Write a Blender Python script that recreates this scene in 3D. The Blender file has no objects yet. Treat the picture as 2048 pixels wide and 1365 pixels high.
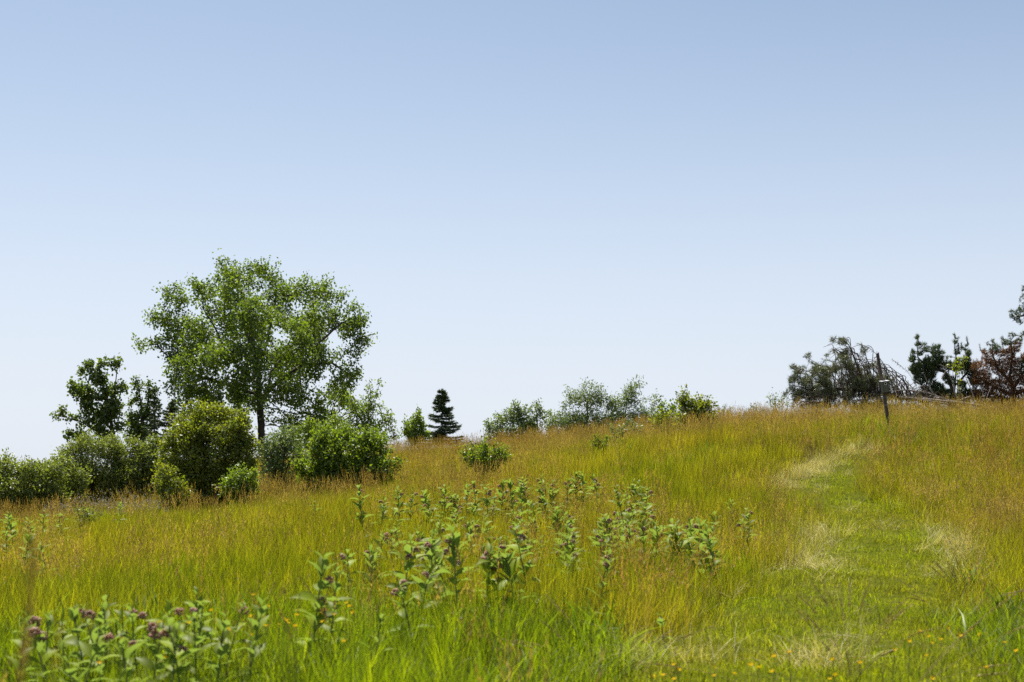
import bpy, bmesh, math, random
import numpy as np
from mathutils import Vector, Matrix, Euler

R = math.radians
random.seed(7)
rng = np.random.default_rng(11)
scene = bpy.context.scene
C = scene.collection

# ------------------------------------------------------------------ camera, light, exposure
EYE = 1.45                      # eye height above the ground at the camera
PITCH = R(5.57)
FPX = 2048 * 50 / 36
cam_d = bpy.data.cameras.new('camera')
cam_d.lens = 50; cam_d.sensor_width = 36
cam_d.clip_start = 0.1; cam_d.clip_end = 6000
cam_d.dof.use_dof = True
cam_d.dof.focus_distance = 36
cam_d.dof.aperture_fstop = 3.4
cam = bpy.data.objects.new('camera', cam_d); C.objects.link(cam)
cam.location = (0, 0, EYE)
cam.rotation_euler = (R(90) + PITCH, 0, 0)
scene.camera = cam

SUN_EL, SUN_AZ = 64, -22       # azimuth from +Y, negative = to the left of the view
w = bpy.data.worlds.new('World'); scene.world = w
w.use_nodes = True
nt = w.node_tree
bg = nt.nodes['Background']
sky = nt.nodes.new('ShaderNodeTexSky')
sky.sky_type = 'NISHITA'
sky.sun_disc = False
sky.sun_elevation = R(SUN_EL)
sky.sun_rotation = R(SUN_AZ)
sky.altitude = 200
sky.air_density = 0.58
sky.dust_density = 1.6
sky.ozone_density = 1.7
wb = nt.nodes.new('ShaderNodeMix'); wb.data_type = 'RGBA'; wb.blend_type = 'MULTIPLY'      # the camera's warm white balance
wb.inputs['Factor'].default_value = 1; wb.inputs[7].default_value = (.99, 1.07, .99, 1)
nt.links.new(sky.outputs[0], wb.inputs[6])
# summer haze: the sky whitens towards the horizon, the same all the way round
tcw = nt.nodes.new('ShaderNodeTexCoord'); sx = nt.nodes.new('ShaderNodeSeparateXYZ'); nt.links.new(tcw.outputs['Generated'], sx.inputs[0])
def mth(op, a, b=None):
    n = nt.nodes.new('ShaderNodeMath'); n.operation = op
    for i, v in enumerate((a, b)):
        if v is None: continue
        if isinstance(v, (int, float)): n.inputs[i].default_value = v
        else: nt.links.new(v, n.inputs[i])
    return n.outputs[0]
zz = mth('MAXIMUM', sx.outputs[2], 0)
hz = mth('MULTIPLY', mth('EXPONENT', mth('MULTIPLY', mth('POWER', mth('DIVIDE', zz, .235), 2), -1)), .92)
hm = nt.nodes.new('ShaderNodeMix'); hm.data_type = 'RGBA'
HZ = (5.20, 5.50, 6.05, 1)
hm.inputs[7].default_value = HZ
nt.links.new(hz, hm.inputs['Factor']); nt.links.new(wb.outputs[2], hm.inputs[6])
nt.links.new(hm.outputs[2], bg.inputs[0])
bg.inputs[1].default_value = 0.082
sun_d = bpy.data.lights.new('sun', 'SUN')
sun_d.energy = 5.0; sun_d.angle = R(0.5); sun_d.color = (1, 0.95, 0.86)
sun = bpy.data.objects.new('sun', sun_d); C.objects.link(sun)
sd = Vector((math.sin(R(SUN_AZ)) * math.cos(R(SUN_EL)), math.cos(R(SUN_AZ)) * math.cos(R(SUN_EL)), math.sin(R(SUN_EL))))
sun.rotation_euler = (-sd).to_track_quat('-Z', 'Y').to_euler()
sun.location = sd * 50
scene.view_settings.view_transform = 'Standard'
scene.view_settings.look = 'None'
scene.view_settings.gamma = 1
scene.view_settings.use_curve_mapping = False
scene.view_settings.exposure = 0.9
cy = scene.cycles
cy.max_bounces = 6; cy.diffuse_bounces = 3; cy.glossy_bounces = 2; cy.transmission_bounces = 4
cy.sample_clamp_indirect = 4
cy.use_denoising = False

# ------------------------------------------------------------------ helpers
def ray(px, row):
    rx = (px - 1024) / FPX; ry = (682.5 - row) / FPX
    return rx, math.cos(PITCH) - math.sin(PITCH) * ry, math.sin(PITCH) + math.cos(PITCH) * ry
def at(px, row, Y):
    """world point seen at photo pixel (2048 wide) when it stands Y metres ahead"""
    a, b, c = ray(px, row)
    return Vector((a / b * Y, Y, EYE + c / b * Y))
def mpp(Y): return Y / FPX       # metres per photo pixel at that depth

def tag(o, label=None, cat=None, group=None, kind=None):
    for k, v in (('label', label), ('category', cat), ('group', group), ('kind', kind)):
        if v: o[k] = v
    return o
def link(name, data, parent=None, loc=None, mat=None):
    o = bpy.data.objects.new(name, data); C.objects.link(o)
    if parent is not None: o.parent = parent
    if loc is not None: o.location = loc
    if mat is not None and data is not None and not data.materials: data.materials.append(mat)
    return o
def empty(name, loc, label, cat, group=None, rz=0):
    o = bpy.data.objects.new(name, None); C.objects.link(o)
    o.location = loc; o.rotation_euler = (0, 0, rz); o.empty_display_size = .2
    return tag(o, label, cat, group)
def np_mesh(name, V, faces, mat=None, smooth=False):
    """faces: list of int arrays (n,k)"""
    me = bpy.data.meshes.new(name)
    V = np.asarray(V, np.float32)
    faces = [np.asarray(f, np.int32) for f in faces if len(f)]
    nl = sum(f.size for f in faces); nf = sum(len(f) for f in faces)
    me.vertices.add(len(V)); me.vertices.foreach_set('co', V.ravel())
    me.loops.add(nl); me.loops.foreach_set('vertex_index', np.concatenate([f.ravel() for f in faces]))
    me.polygons.add(nf)
    tot = np.concatenate([np.full(len(f), f.shape[1], np.int32) for f in faces])
    st = np.concatenate([[0], np.cumsum(tot)[:-1]]).astype(np.int32)
    me.polygons.foreach_set('loop_start', st)
    if smooth: me.polygons.foreach_set('use_smooth', np.ones(nf, bool))
    me.update(calc_edges=True); me.validate()
    if mat is not None: me.materials.append(mat)
    return me
def norm(a): return a / np.maximum(np.linalg.norm(a, axis=-1, keepdims=True), 1e-9)

# ------------------------------------------------------------------ materials
def nodes_of(name):
    m = bpy.data.materials.new(name); m.use_nodes = True
    t = m.node_tree; t.nodes.clear()
    out = t.nodes.new('ShaderNodeOutputMaterial')
    return m, t, out
def mixc(t, fac, a, b, mode='MIX'):
    n = t.nodes.new('ShaderNodeMix'); n.data_type = 'RGBA'; n.blend_type = mode
    for s, v in ((n.inputs['Factor'], fac), (n.inputs[6], a), (n.inputs[7], b)):
        if isinstance(v, (int, float)): s.default_value = v
        elif isinstance(v, tuple): s.default_value = (*v, 1) if len(v) == 3 else v
        else: t.links.new(v, s)
    return n.outputs[2]
def noise(t, scale, detail=3, coord='pos', rough=.55):
    n = t.nodes.new('ShaderNodeTexNoise'); n.inputs['Scale'].default_value = scale
    n.inputs['Detail'].default_value = detail; n.inputs['Roughness'].default_value = rough
    if coord == 'pos':
        g = t.nodes.new('ShaderNodeNewGeometry'); t.links.new(g.outputs['Position'], n.inputs['Vector'])
    else:
        g = t.nodes.new('ShaderNodeTexCoord'); t.links.new(g.outputs['Object'], n.inputs['Vector'])
    return n.outputs['Fac']
def ramp(t, fac, stops):
    n = t.nodes.new('ShaderNodeValToRGB')
    e = n.color_ramp.elements
    while len(e) < len(stops): e.new(.5)
    for i, (p, c) in enumerate(stops):
        e[i].position = p; e[i].color = (*c, 1)
    t.links.new(fac, n.inputs[0])
    return n.outputs[0]
def leaf_mat(name, c1, c2, trans=.4, tcol=1.5, gloss=.08, rough=.4, pos_scale=0, c3=None, c4=None, back=None, instance=False, pos_stops=(.38, .62)):
    """thin plant tissue: diffuse + translucent + a waxy sheen; c1..c2 vary from leaf to leaf, c3..c4 from patch to patch"""
    m, t, out = nodes_of(name)
    g = t.nodes.new('ShaderNodeNewGeometry')
    col = mixc(t, g.outputs['Random Per Island'], c1, c2)
    if c3 is not None:
        col2 = mixc(t, g.outputs['Random Per Island'], c3, c4 or c3)
        f = ramp(t, noise(t, pos_scale, 3), [(pos_stops[0], (0, 0, 0)), (pos_stops[1], (1, 1, 1))])
        col = mixc(t, f, col, col2)
    if instance:
        oi = t.nodes.new('ShaderNodeObjectInfo')
        v = ramp(t, oi.outputs['Random'], [(0, (.5, .52, .5)), (.5, (.95, .95, .95)), (1, (1.4, 1.38, 1.2))])
        col = mixc(t, 1.0, col, v, 'MULTIPLY')
    if back is not None:
        col = mixc(t, g.outputs['Backfacing'], col, back)
    d = t.nodes.new('ShaderNodeBsdfDiffuse'); t.links.new(col, d.inputs[0])
    tr = t.nodes.new('ShaderNodeBsdfTranslucent')
    tc = mixc(t, 1.0, col, (tcol, tcol * 1.05, tcol * .55), 'MULTIPLY'); t.links.new(tc, tr.inputs[0])
    mx = t.nodes.new('ShaderNodeMixShader'); mx.inputs[0].default_value = trans
    t.links.new(d.outputs[0], mx.inputs[1]); t.links.new(tr.outputs[0], mx.inputs[2])
    gl = t.nodes.new('ShaderNodeBsdfGlossy'); gl.inputs['Roughness'].default_value = rough
    gl.inputs[0].default_value = (.9, .92, .9, 1)
    m2 = t.nodes.new('ShaderNodeMixShader'); m2.inputs[0].default_value = gloss
    t.links.new(mx.outputs[0], m2.inputs[1]); t.links.new(gl.outputs[0], m2.inputs[2])
    t.links.new(m2.outputs[0], out.inputs[0])
    return m
def solid_mat(name, c1, c2, scale=20, rough=.85, bump=.0, spec=.3, stretch=None):
    m, t, out = nodes_of(name)
    p = t.nodes.new('ShaderNodeBsdfPrincipled'); p.inputs['Roughness'].default_value = rough
    p.inputs['Specular IOR Level'].default_value = spec
    n = t.nodes.new('ShaderNodeTexNoise'); n.inputs['Scale'].default_value = scale; n.inputs['Detail'].default_value = 6
    tc = t.nodes.new('ShaderNodeTexCoord'); mp = t.nodes.new('ShaderNodeMapping')
    if stretch: mp.inputs['Scale'].default_value = stretch
    t.links.new(tc.outputs['Object'], mp.inputs[0]); t.links.new(mp.outputs[0], n.inputs['Vector'])
    c = ramp(t, n.outputs['Fac'], [(.3, c1), (.7, c2)])
    t.links.new(c, p.inputs['Base Color'])
    if bump:
        b = t.nodes.new('ShaderNodeBump'); b.inputs['Strength'].default_value = bump; b.inputs['Distance'].default_value = .01
        t.links.new(n.outputs['Fac'], b.inputs['Height']); t.links.new(b.outputs[0], p.inputs['Normal'])
    t.links.new(p.outputs[0], out.inputs[0])
    return m

M = {}
M['soil'] = solid_mat('soil_thatch', (.022, .022, .007), (.06, .052, .016), 3, .95, spec=0)
M['turf'] = solid_mat('mown_turf', (.045, .06, .005), (.10, .10, .014), 9, .95, spec=0)
# grass: lush green <-> olive gold, by patch
M['grass'] = leaf_mat('grass_blade', (.08, .11, .004), (.27, .265, .007), .5, 1.7, .014, .5, .16, (.15, .135, .008), (.37, .29, .02), instance=True)
M['lush'] = leaf_mat('lush_grass_blade', (.065, .11, .003), (.24, .275, .006), .5, 1.7, .02, .45, instance=True)
M['seed'] = leaf_mat('grass_seed_head', (.23, .155, .036), (.44, .325, .10), .4, 1.4, .015, .5, .12, (.215, .115, .028), (.37, .23, .066), instance=True)
M['straw'] = leaf_mat('dry_straw', (.42, .35, .13), (.68, .58, .30), .35, 1.2, .03, .5, instance=True)
M['stalk'] = leaf_mat('dry_stalk', (.24, .18, .06), (.40, .31, .12), .3, 1.2, .02, .5)
M['short'] = leaf_mat('mown_grass', (.10, .145, .003), (.27, .29, .007), .5, 1.6, .012, .6, .6, (.15, .16, .006), (.30, .27, .02), instance=True)
M['weed'] = leaf_mat('weed_leaf', (.05, .095, .008), (.11, .16, .014), .4, 1.5, .015, .5, instance=True)
M['forb'] = leaf_mat('forb_leaf', (.07, .12, .008), (.18, .23, .015), .45, 1.6, .02, .45, instance=True)
M['cotton'] = leaf_mat('cottonwood_leaf', (.085, .135, .012), (.165, .215, .02), .45, 1.7, .045, .5)
M['poplar'] = leaf_mat('poplar_leaf', (.08, .125, .018), (.16, .205, .026), .4, 1.5, .05, .5)
M['birch'] = leaf_mat('glossy_bush_leaf', (.11, .145, .01), (.25, .26, .02), .45, 1.7, .05, .45)
M['bush'] = leaf_mat('bush_leaf', (.095, .15, .012), (.20, .25, .018), .45, 1.7, .045, .45)
M['willow'] = leaf_mat('willow_leaf', (.12, .17, .055), (.21, .255, .09), .45, 1.3, .05, .5)
M['hedge'] = leaf_mat('hedgerow_leaf', (.12, .16, .02), (.24, .265, .045), .42, 1.5, .05, .5)
M['pine'] = leaf_mat('pine_needle', (.045, .08, .022), (.105, .14, .04), .2, 1.3, .06, .4)
M['pinedry'] = leaf_mat('wilting_pine_needle', (.09, .115, .05), (.19, .195, .09), .2, 1.3, .06, .4)
M['spruce'] = leaf_mat('spruce_needle', (.05, .085, .03), (.11, .145, .05), .12, 1.2, .05, .45)
M['brown'] = leaf_mat('dead_needle', (.19, .085, .035), (.33, .16, .07), .25, 1.2, .03, .5)
M['milk'] = leaf_mat('milkweed_leaf', (.10, .155, .007), (.25, .30, .017), .45, 1.8, .015, .5, back=(.14, .19, .045), instance=True)
M['milkstem'] = leaf_mat('milkweed_stem', (.10, .14, .05), (.14, .15, .06), .05, 1, .06)
M['umbel'] = leaf_mat('milkweed_flower', (.38, .20, .175), (.58, .38, .30), .4, 1.3, .02)
M['lilac'] = leaf_mat('lilac_flower', (.26, .22, .25), (.34, .30, .32), .3, 1.2, .03)
M['yellow'] = leaf_mat('buttercup_petal', (.75, .45, .008), (.8, .52, .012), .3, 1.1, .004, .6)
M['bark'] = solid_mat('bark', (.04, .032, .024), (.12, .10, .078), 9, .9, .4, stretch=(1, 1, .3))
M['twig'] = solid_mat('twig_bark', (.07, .05, .035), (.15, .11, .08), 15, .85)
M['deadwood'] = solid_mat('bleached_dead_wood', (.20, .165, .14), (.40, .35, .31), 12, .85)
M['grey'] = solid_mat('pine_bark', (.06, .045, .038), (.15, .115, .095), 10, .9, .4)
M['post'] = solid_mat('weathered_timber', (.065, .045, .036), (.15, .11, .09), 30, .85, .5, stretch=(1, 1, .08))
M['box'] = solid_mat('painted_box_board', (.10, .105, .07), (.16, .16, .115), 25, .8, .3, stretch=(1, 1, .15))
M['white'] = solid_mat('white_paint', (.62, .62, .6), (.8, .8, .78), 12, .55)
M['dark'] = solid_mat('painted_hole_shade', (.01, .01, .009), (.02, .018, .015), 12, .9)  # shade inside the nest box put into the colour
M['steel'] = solid_mat('grey_steel', (.18, .18, .18), (.3, .3, .29), 20, .5)

# ------------------------------------------------------------------ terrain
# (pixel, row of the visible grass top, distance, grass height there)
GP = [
 (1640,1365,8.0,.03),(1640,1250,11.5,.03),(1720,1150,15,.03),(1760,1085,19,.03),(1700,1020,23,.03),(1640,978,26,.03),(1690,945,28,.03),
 (1778,853,31,.35),(1500,865,31,.35),(2048,880,29,.35),(2048,1000,22,.4),(2048,1130,14,.4),(2300,850,31,.4),
 (1420,1085,17,.35),(1420,990,23,.4),(1420,930,27,.4),
 (1100,1270,9.5,.15),(1100,1130,14,.35),(1100,1040,19,.4),(1100,985,23.5,.4),(1000,950,29,.35),(1000,905,36,.4),(1100,890,38,.4),
 (700,1250,9.0,.3),(700,1120,14,.35),(700,1050,18.5,.4),(700,1000,25,.35),(690,982,33,.3),(560,955,40,.3),
 (100,1250,9,.3),(100,1130,14,.4),(100,1060,20,.4),(100,1038,28,.35),(150,1008,36,.3),(0,1035,34,.3),(420,1020,32.5,.3),(-300,1080,22,.4),(-300,1040,36,.3),
 (960,876,46,.58),(1240,852,47,.58),(1430,829,46,.64),(1600,820,46,.74),(1800,812,46,.74),(2048,806,46,.74),(2350,800,46,.74),
 (800,888,48,.58),(520,905,62,.3),(300,965,52,.3),(0,985,48,.3),(-300,1000,55,.3),(750,895,60,.3),
]
pts = [(at(p, r, Y), g) for p, r, Y, g in GP]
gx = [(v.x, v.y, v.z - g) for v, g in pts]
gx += [(-3, 0, 0), (0, 0, 0), (3, 0, 0), (-8, 2, -.1), (8, 2, .15), (0, 4, .16), (-6, 6, .1), (6, 6, .35)]
# the far side of the rise falls away
gx += [(-2, 60, 1.9), (6, 62, 2.2), (14, 62, 3.0), (24, 62, 3.6), (34, 60, 4.0), (0, 80, 0), (15, 80, .6), (30, 80, 1.2), (-12, 80, 1.5), (-30, 80, -.5), (-40, 60, -.4), (-40, 30, -.8), (-30, 12, -.4), (40, 40, 4.2), (36, 20, 2.2)]
GA = np.array(gx)
def tps_k(r2): return np.where(r2 > 0, .5 * r2 * np.log(np.maximum(r2, 1e-12)), 0)
def tps_fit(P, lam=.6):
    n = len(P); d2 = ((P[:, None, :2] - P[None, :, :2]) ** 2).sum(-1)
    K = tps_k(d2) + lam * np.eye(n); Q = np.c_[np.ones(n), P[:, :2]]
    A = np.block([[K, Q], [Q.T, np.zeros((3, 3))]])
    return np.linalg.solve(A, np.r_[P[:, 2], 0, 0, 0])
GW = tps_fit(GA)
def gz(x, y):
    x = np.asarray(x, float); y = np.asarray(y, float)
    sh = np.broadcast(x, y).shape
    x = np.broadcast_to(x, sh).ravel(); y = np.broadcast_to(y, sh).ravel()
    xc = np.clip(x, -42, 42); yc = np.clip(y, -2, 82)
    z = np.zeros(len(x))
    for i in range(0, len(x), 20000):
        a, b = xc[i:i + 20000], yc[i:i + 20000]
        d2 = (a[:, None] - GA[None, :, 0]) ** 2 + (b[:, None] - GA[None, :, 1]) ** 2
        z[i:i + 20000] = tps_k(d2) @ GW[:len(GA)] + GW[-3] + GW[-2] * a + GW[-1] * b
    out = np.hypot(x - xc, y - yc)
    z = z - 6 * (1 - np.exp(-out / 60)) 
    z = z + .03 * np.sin(x * 1.7 + 1.3 * np.sin(y * .9)) * np.cos(y * 1.3) + .015 * np.sin(x * 4.1 + y * 3.3)
    return z.reshape(sh)
def g1(x, y): return float(gz(np.array([x]), np.array([y]))[0])
def axis(a, b, step, far):
    m = np.arange(a, b + 1e-6, step)
    o = np.geomspace(4, far, 14)
    return np.concatenate([(a - o)[::-1], m, b + o])
X = axis(-42, 42, .6, 2500); Yv = axis(-2, 84, .6, 3000)
XX, YY = np.meshgrid(X, Yv)
ZZ = gz(XX, YY)
nx, ny = len(X), len(Yv)
idx = np.arange(nx * ny).reshape(ny, nx)
F = np.stack([idx[:-1, :-1], idx[:-1, 1:], idx[1:, 1:], idx[1:, :-1]], -1).reshape(-1, 4)
tag(link('ground', np_mesh('ground', np.stack([XX, YY, ZZ], -1).reshape(-1, 3), [F], M['soil'], True)), 'grassy hillside rising to a crest on the right', kind='structure')

# mown path: a polyline on the ground with a half width at every point
PATH = [(1600, 6.0, 1.15), (1615, 8.0, 1.1), (1640, 11.5, 1.0), (1715, 15, .98), (1765, 19, .88), (1715, 22.5, .75), (1640, 25.5, .7), (1655, 27.6, .7), (1735, 29.4, .5)]
pp = np.array([[(p - 1024) / FPX * Y * 1.0, Y, hw] for p, Y, hw in PATH])
tt = np.linspace(0, len(pp) - 1, 90)
def cr(tt, P):
    out = []
    for t in tt:
        i = min(int(t), len(P) - 2); f = t - i
        p0, p1, p2, p3 = P[max(i - 1, 0)], P[i], P[i + 1], P[min(i + 2, len(P) - 1)]
        out.append(.5 * (2 * p1 + (p2 - p0) * f + (2 * p0 - 5 * p1 + 4 * p2 - p3) * f * f + (3 * p1 - p0 - 3 * p2 + p3) * f ** 3))
    return np.array(out)
pc = cr(tt, pp)
def path_d(x, y):
    """distance to the path's edge: negative on the mown strip"""
    x = np.asarray(x, float).ravel(); y = np.asarray(y, float).ravel()
    d = np.full(len(x), 1e9)
    for i in range(0, len(x), 20000):
        dd = np.hypot(x[i:i + 20000, None] - pc[None, :, 0], y[i:i + 20000, None] - pc[None, :, 1]) - pc[None, :, 2]
        d[i:i + 20000] = dd.min(1)
    return d
tang = norm(np.gradient(pc[:, :2], axis=0)); nrm = np.c_[-tang[:, 1], tang[:, 0]]
cols = np.linspace(-1, 1, 7)
PV = []
for i in range(len(pc)):
    for c in cols:
        q = pc[i, :2] + nrm[i] * c * pc[i, 2]
        PV.append((q[0], q[1]))
PV = np.array(PV); PZ = gz(PV[:, 0], PV[:, 1]) + .02
idx = np.arange(len(PV)).reshape(len(pc), 7)
F = np.stack([idx[:-1, :-1], idx[:-1, 1:], idx[1:, 1:], idx[1:, :-1]], -1).reshape(-1, 4)
tag(link('path', np_mesh('path', np.c_[PV, PZ], [F], M['turf'], True)), 'mown strip winding up through the tall grass', kind='structure')

# ------------------------------------------------------------------ grass
def blade_strip(V, Fq, Ft, base, az, lean, h, w, seg=3, droop=1.0, twist=0):
    """a tapering curved blade; appends to lists"""
    d = np.array([math.cos(az), math.sin(az), 0]); s = np.array([-math.sin(az + twist), math.cos(az + twist), 0])
    n0 = len(V); p = np.array(base, float); ang = lean
    for k in range(seg):
        ww = w * (1 - .75 * (k / seg) ** 1.3)
        V.append(p - s * ww / 2); V.append(p + s * ww / 2)
        st = h / seg
        p = p + (d * math.sin(ang) + np.array([0, 0, 1]) * math.cos(ang)) * st
        ang += droop * (.35 + .35 * k) 
    V.append(p)
    for k in range(seg - 1):
        a = n0 + 2 * k; Fq.append((a, a + 1, a + 3, a + 2))
    a = n0 + 2 * (seg - 1); Ft.append((a, a + 1, n0 + 2 * seg))
    return p, ang, d
def make_proto(name, mats, n, rad, hmin, hmax, w, lean, droop, seed, head=None):
    r = random.Random(seed)
    V, Fq, Ft = [], [], []; mi_q, mi_t = [], []
    for i in range(n):
        rr = rad * math.sqrt(r.random()); a = r.random() * 6.283
        h = r.uniform(hmin, hmax)
        q0, t0 = len(Fq), len(Ft)
        tip, ang, d = blade_strip(V, Fq, Ft, (rr * math.cos(a), rr * math.sin(a), -.03), r.random() * 6.283, abs(r.gauss(0, lean)), h, w * r.uniform(.7, 1.3), 3, droop * r.uniform(.2, 1.4), r.uniform(-1, 1))
        mi_q += [0] * (len(Fq) - q0); mi_t += [0] * (len(Ft) - t0)
        if head:
            hl, hw, k = head
            dirv = np.array([d[0] * math.sin(ang * .8), d[1] * math.sin(ang * .8), math.cos(ang * .8)])
            L = hl * r.uniform(.7, 1.3)
            for j in range(k):
                f = j / k
                c = tip + dirv * (f - .25) * L
                a2 = r.random() * 6.283
                sp = np.array([math.cos(a2), math.sin(a2), r.uniform(.2, .9)]) * hw * (1.15 - f) * r.uniform(.6, 1.3)
                side = np.array([-math.sin(a2), math.cos(a2), .3]) * hw * .22
                n0 = len(V)
                V += [c, c + sp * .5 + side + dirv * L * .06, c + sp + dirv * L * .14, c + sp * .5 - side + dirv * L * .06]
                Fq.append((n0, n0 + 1, n0 + 2, n0 + 3)); mi_q.append(1 if len(mats) > 1 else 0)
    fs = [np.array(Fq), np.array(Ft)]
    me = np_mesh(name, np.array(V), fs)
    for m in mats: me.materials.append(m)
    if len(mats) > 1: me.polygons.foreach_set('material_index', np.array(mi_q + mi_t, np.int32))
    return bpy.data.objects.new(name, me)
def proto_set(name, protos):
    c = bpy.data.collections.new(name)
    for o in protos: c.objects.link(o)
    return c
def scatter(name, label, coll, P, rot, scl, variants):
    me = bpy.data.meshes.new(name)
    me.vertices.add(len(P)); me.vertices.foreach_set('co', np.asarray(P, np.float32).ravel())
    a = me.attributes.new('rot', 'FLOAT_VECTOR', 'POINT'); a.data.foreach_set('vector', np.asarray(rot, np.float32).ravel())
    a = me.attributes.new('scl', 'FLOAT_VECTOR', 'POINT'); a.data.foreach_set('vector', np.asarray(scl, np.float32).ravel())
    a = me.attributes.new('pick', 'INT', 'POINT'); a.data.foreach_set('value', rng.integers(0, variants, len(P)).astype(np.int32))
    o = link(name, me); tag(o, label, kind='stuff')
    ng = bpy.data.node_groups.new(name + '_nodes', 'GeometryNodeTree')
    ng.interface.new_socket('Geometry', in_out='INPUT', socket_type='NodeSocketGeometry')
    ng.interface.new_socket('Geometry', in_out='OUTPUT', socket_type='NodeSocketGeometry')
    N = ng.nodes; gi = N.new('NodeGroupInput'); go = N.new('NodeGroupOutput')
    ip = N.new('GeometryNodeInstanceOnPoints'); ci = N.new('GeometryNodeCollectionInfo')
    ci.inputs['Collection'].default_value = coll; ci.inputs['Separate Children'].default_value = True; ci.inputs['Reset Children'].default_value = True
    ip.inputs['Pick Instance'].default_value = True
    def na(nm, ty):
        n = N.new('GeometryNodeInputNamedAttribute'); n.data_type = ty; n.inputs['Name'].default_value = nm
        return next(s for s in n.outputs if s.enabled and s.name == 'Attribute')
    er = N.new('FunctionNodeEulerToRotation')
    L = ng.links
    L.new(gi.outputs[0], ip.inputs['Points']); L.new(ci.outputs[0], ip.inputs['Instance'])
    L.new(na('pick', 'INT'), ip.inputs['Instance Index'])
    L.new(na('rot', 'FLOAT_VECTOR'), er.inputs[0]); L.new(er.outputs[0], ip.inputs['Rotation'])
    L.new(na('scl', 'FLOAT_VECTOR'), ip.inputs['Scale'])
    L.new(ip.outputs[0], go.inputs[0])
    md = o.modifiers.new('scatter', 'NODES'); md.node_group = ng
    return o
def vnoise(x, y, s, seed=0):
    """smooth value noise 0..1"""
    r = np.random.default_rng(seed); T = r.random((64, 64))
    u = x / s + 17.3; v = y / s + 9.1
    i = np.floor(u).astype(int); j = np.floor(v).astype(int); fu = u - i; fv = v - j
    fu = fu * fu * (3 - 2 * fu); fv = fv * fv * (3 - 2 * fv)
    g = lambda a, b: T[a % 64, b % 64]
    return (g(i, j) * (1 - fu) + g(i + 1, j) * fu) * (1 - fv) + (g(i, j + 1) * (1 - fu) + g(i + 1, j + 1) * fu) * fv
def fnoise(x, y, s, seed=0): return .55 * vnoise(x, y, s, seed) + .3 * vnoise(x, y, s * .45, seed + 1) + .15 * vnoise(x, y, s * .2, seed + 2)
def field(y0, y1, dens, slope=.46, pad=1.5):
    """random points in the wedge of ground in front of the camera"""
    wmax = slope * y1 + pad
    n = int(dens * (y1 - y0) * 2 * wmax)
    x = rng.uniform(-wmax, wmax, n); y = rng.uniform(y0, y1, n)
    k = np.abs(x) < slope * y + pad
    return x[k], y[k]
def multi(bands):
    xs, ys = zip(*[field(*b) for b in bands])
    return np.concatenate(xs), np.concatenate(ys)
def pix(x, y): return 1024 + x / y * FPX
def rots(n, tilt=.12): return np.c_[rng.normal(0, tilt, n), rng.normal(0, tilt, n), rng.uniform(0, 6.283, n)]
def P3(x, y): return np.c_[x, y, gz(x, y)]

gr_p = proto_set('grass_clumps', [make_proto('grass_clump', [M['grass']], 46, .20, .22, .50, .0052, .22, .45, s) for s in range(6)])
lu_p = proto_set('lush_clumps', [make_proto('lush_clump', [M['lush']], 44, .18, .16, .46, .0062, .30, .6, s + 20) for s in range(5)])
se_p = proto_set('seed_clumps', [make_proto('seed_clump', [M['seed'], M['seed']], 16, .22, .38, .66, .0028, .12, .18, s + 40, (.13, .018, 9)) for s in range(5)])
st_p = proto_set('straw_clumps', [make_proto('straw_clump', [M['straw']], 34, .16, .22, .6, .0036, .55, .8, s + 60, None) for s in range(5)])
sh_p = proto_set('mown_clumps', [make_proto('mown_clump', [M['short']], 60, .17, .03, .10, .0055, .6, .9, s + 80) for s in range(5)])

def keep_mask(x, y, inside=False, soft=.12):
    d = path_d(x, y) + (fnoise(x, y, .7, 5) - .5) * .5
    return d < soft if inside else d > -.02
# tall meadow grass
x, y = multi([(2.6, 9, 34), (9, 16, 28), (16, 30, 20), (30, 56, 13)])
k = keep_mask(x, y); x, y = x[k], y[k]
px = pix(x, y)
# where it is lush: low and towards the right, and by the path; elsewhere the plain kind
lushf = np.clip((12.5 - y) / 5, 0, 1) * .8 + np.clip((px - 1250) / 500, 0, 1) * np.clip((24 - y) / 12, 0, 1) * .5 + (fnoise(x, y, 3.2, 3) - .5) * 1.1
isl = lushf > .38
hs = .66 + .5 * fnoise(x, y, 2.2, 8) + .3 * vnoise(x, y, .45, 9)
hs *= 1 + .22 * np.exp(-((pix(x, y) - 1050) / 420) ** 2) * np.exp(-((y - 15) / 6) ** 2)
d = path_d(x, y); hs *= np.clip(.55 + d * .6, .55, 1)
for sel, coll, nv, nm, lb in ((~isl, gr_p, 6, 'meadow_grass', 'olive and gold meadow grass'), (isl, lu_p, 5, 'lush_grass', 'bright green tall grass')):
    n = sel.sum(); s = hs[sel] * rng.uniform(.8, 1.25, n)
    scatter(nm, lb, coll, P3(x[sel], y[sel]), rots(n), np.c_[np.ones(n), np.ones(n), s], nv)
# seed heads above it
x, y = multi([(3.5, 9, 5), (9, 16, 9), (16, 30, 10), (30, 56, 9)])
px = pix(x, y)
f = fnoise(x, y, 3.4, 12) + .32 * np.clip((y - 28) / 12, 0, 1) + .2 * np.clip((px - 1450) / 300, 0, 1) * np.clip((y - 9) / 6, 0, 1) - .25 * np.clip((12 - y) / 5, 0, 1)
k = keep_mask(x, y) & (rng.random(len(x)) < np.clip((f - .50) * 3.2, .07, .9) * np.clip(.6 + (y - 14) / 40, .55, 1)); x, y = x[k], y[k]
n = len(x); s = rng.uniform(.8, 1.2, n) * (.8 + .4 * fnoise(x, y, 2, 4))
scatter('seed_grass', 'reddish brown grass seed heads over the meadow', se_p, P3(x, y), rots(n, .1), np.c_[np.ones(n), np.ones(n), s], 5)
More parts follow.
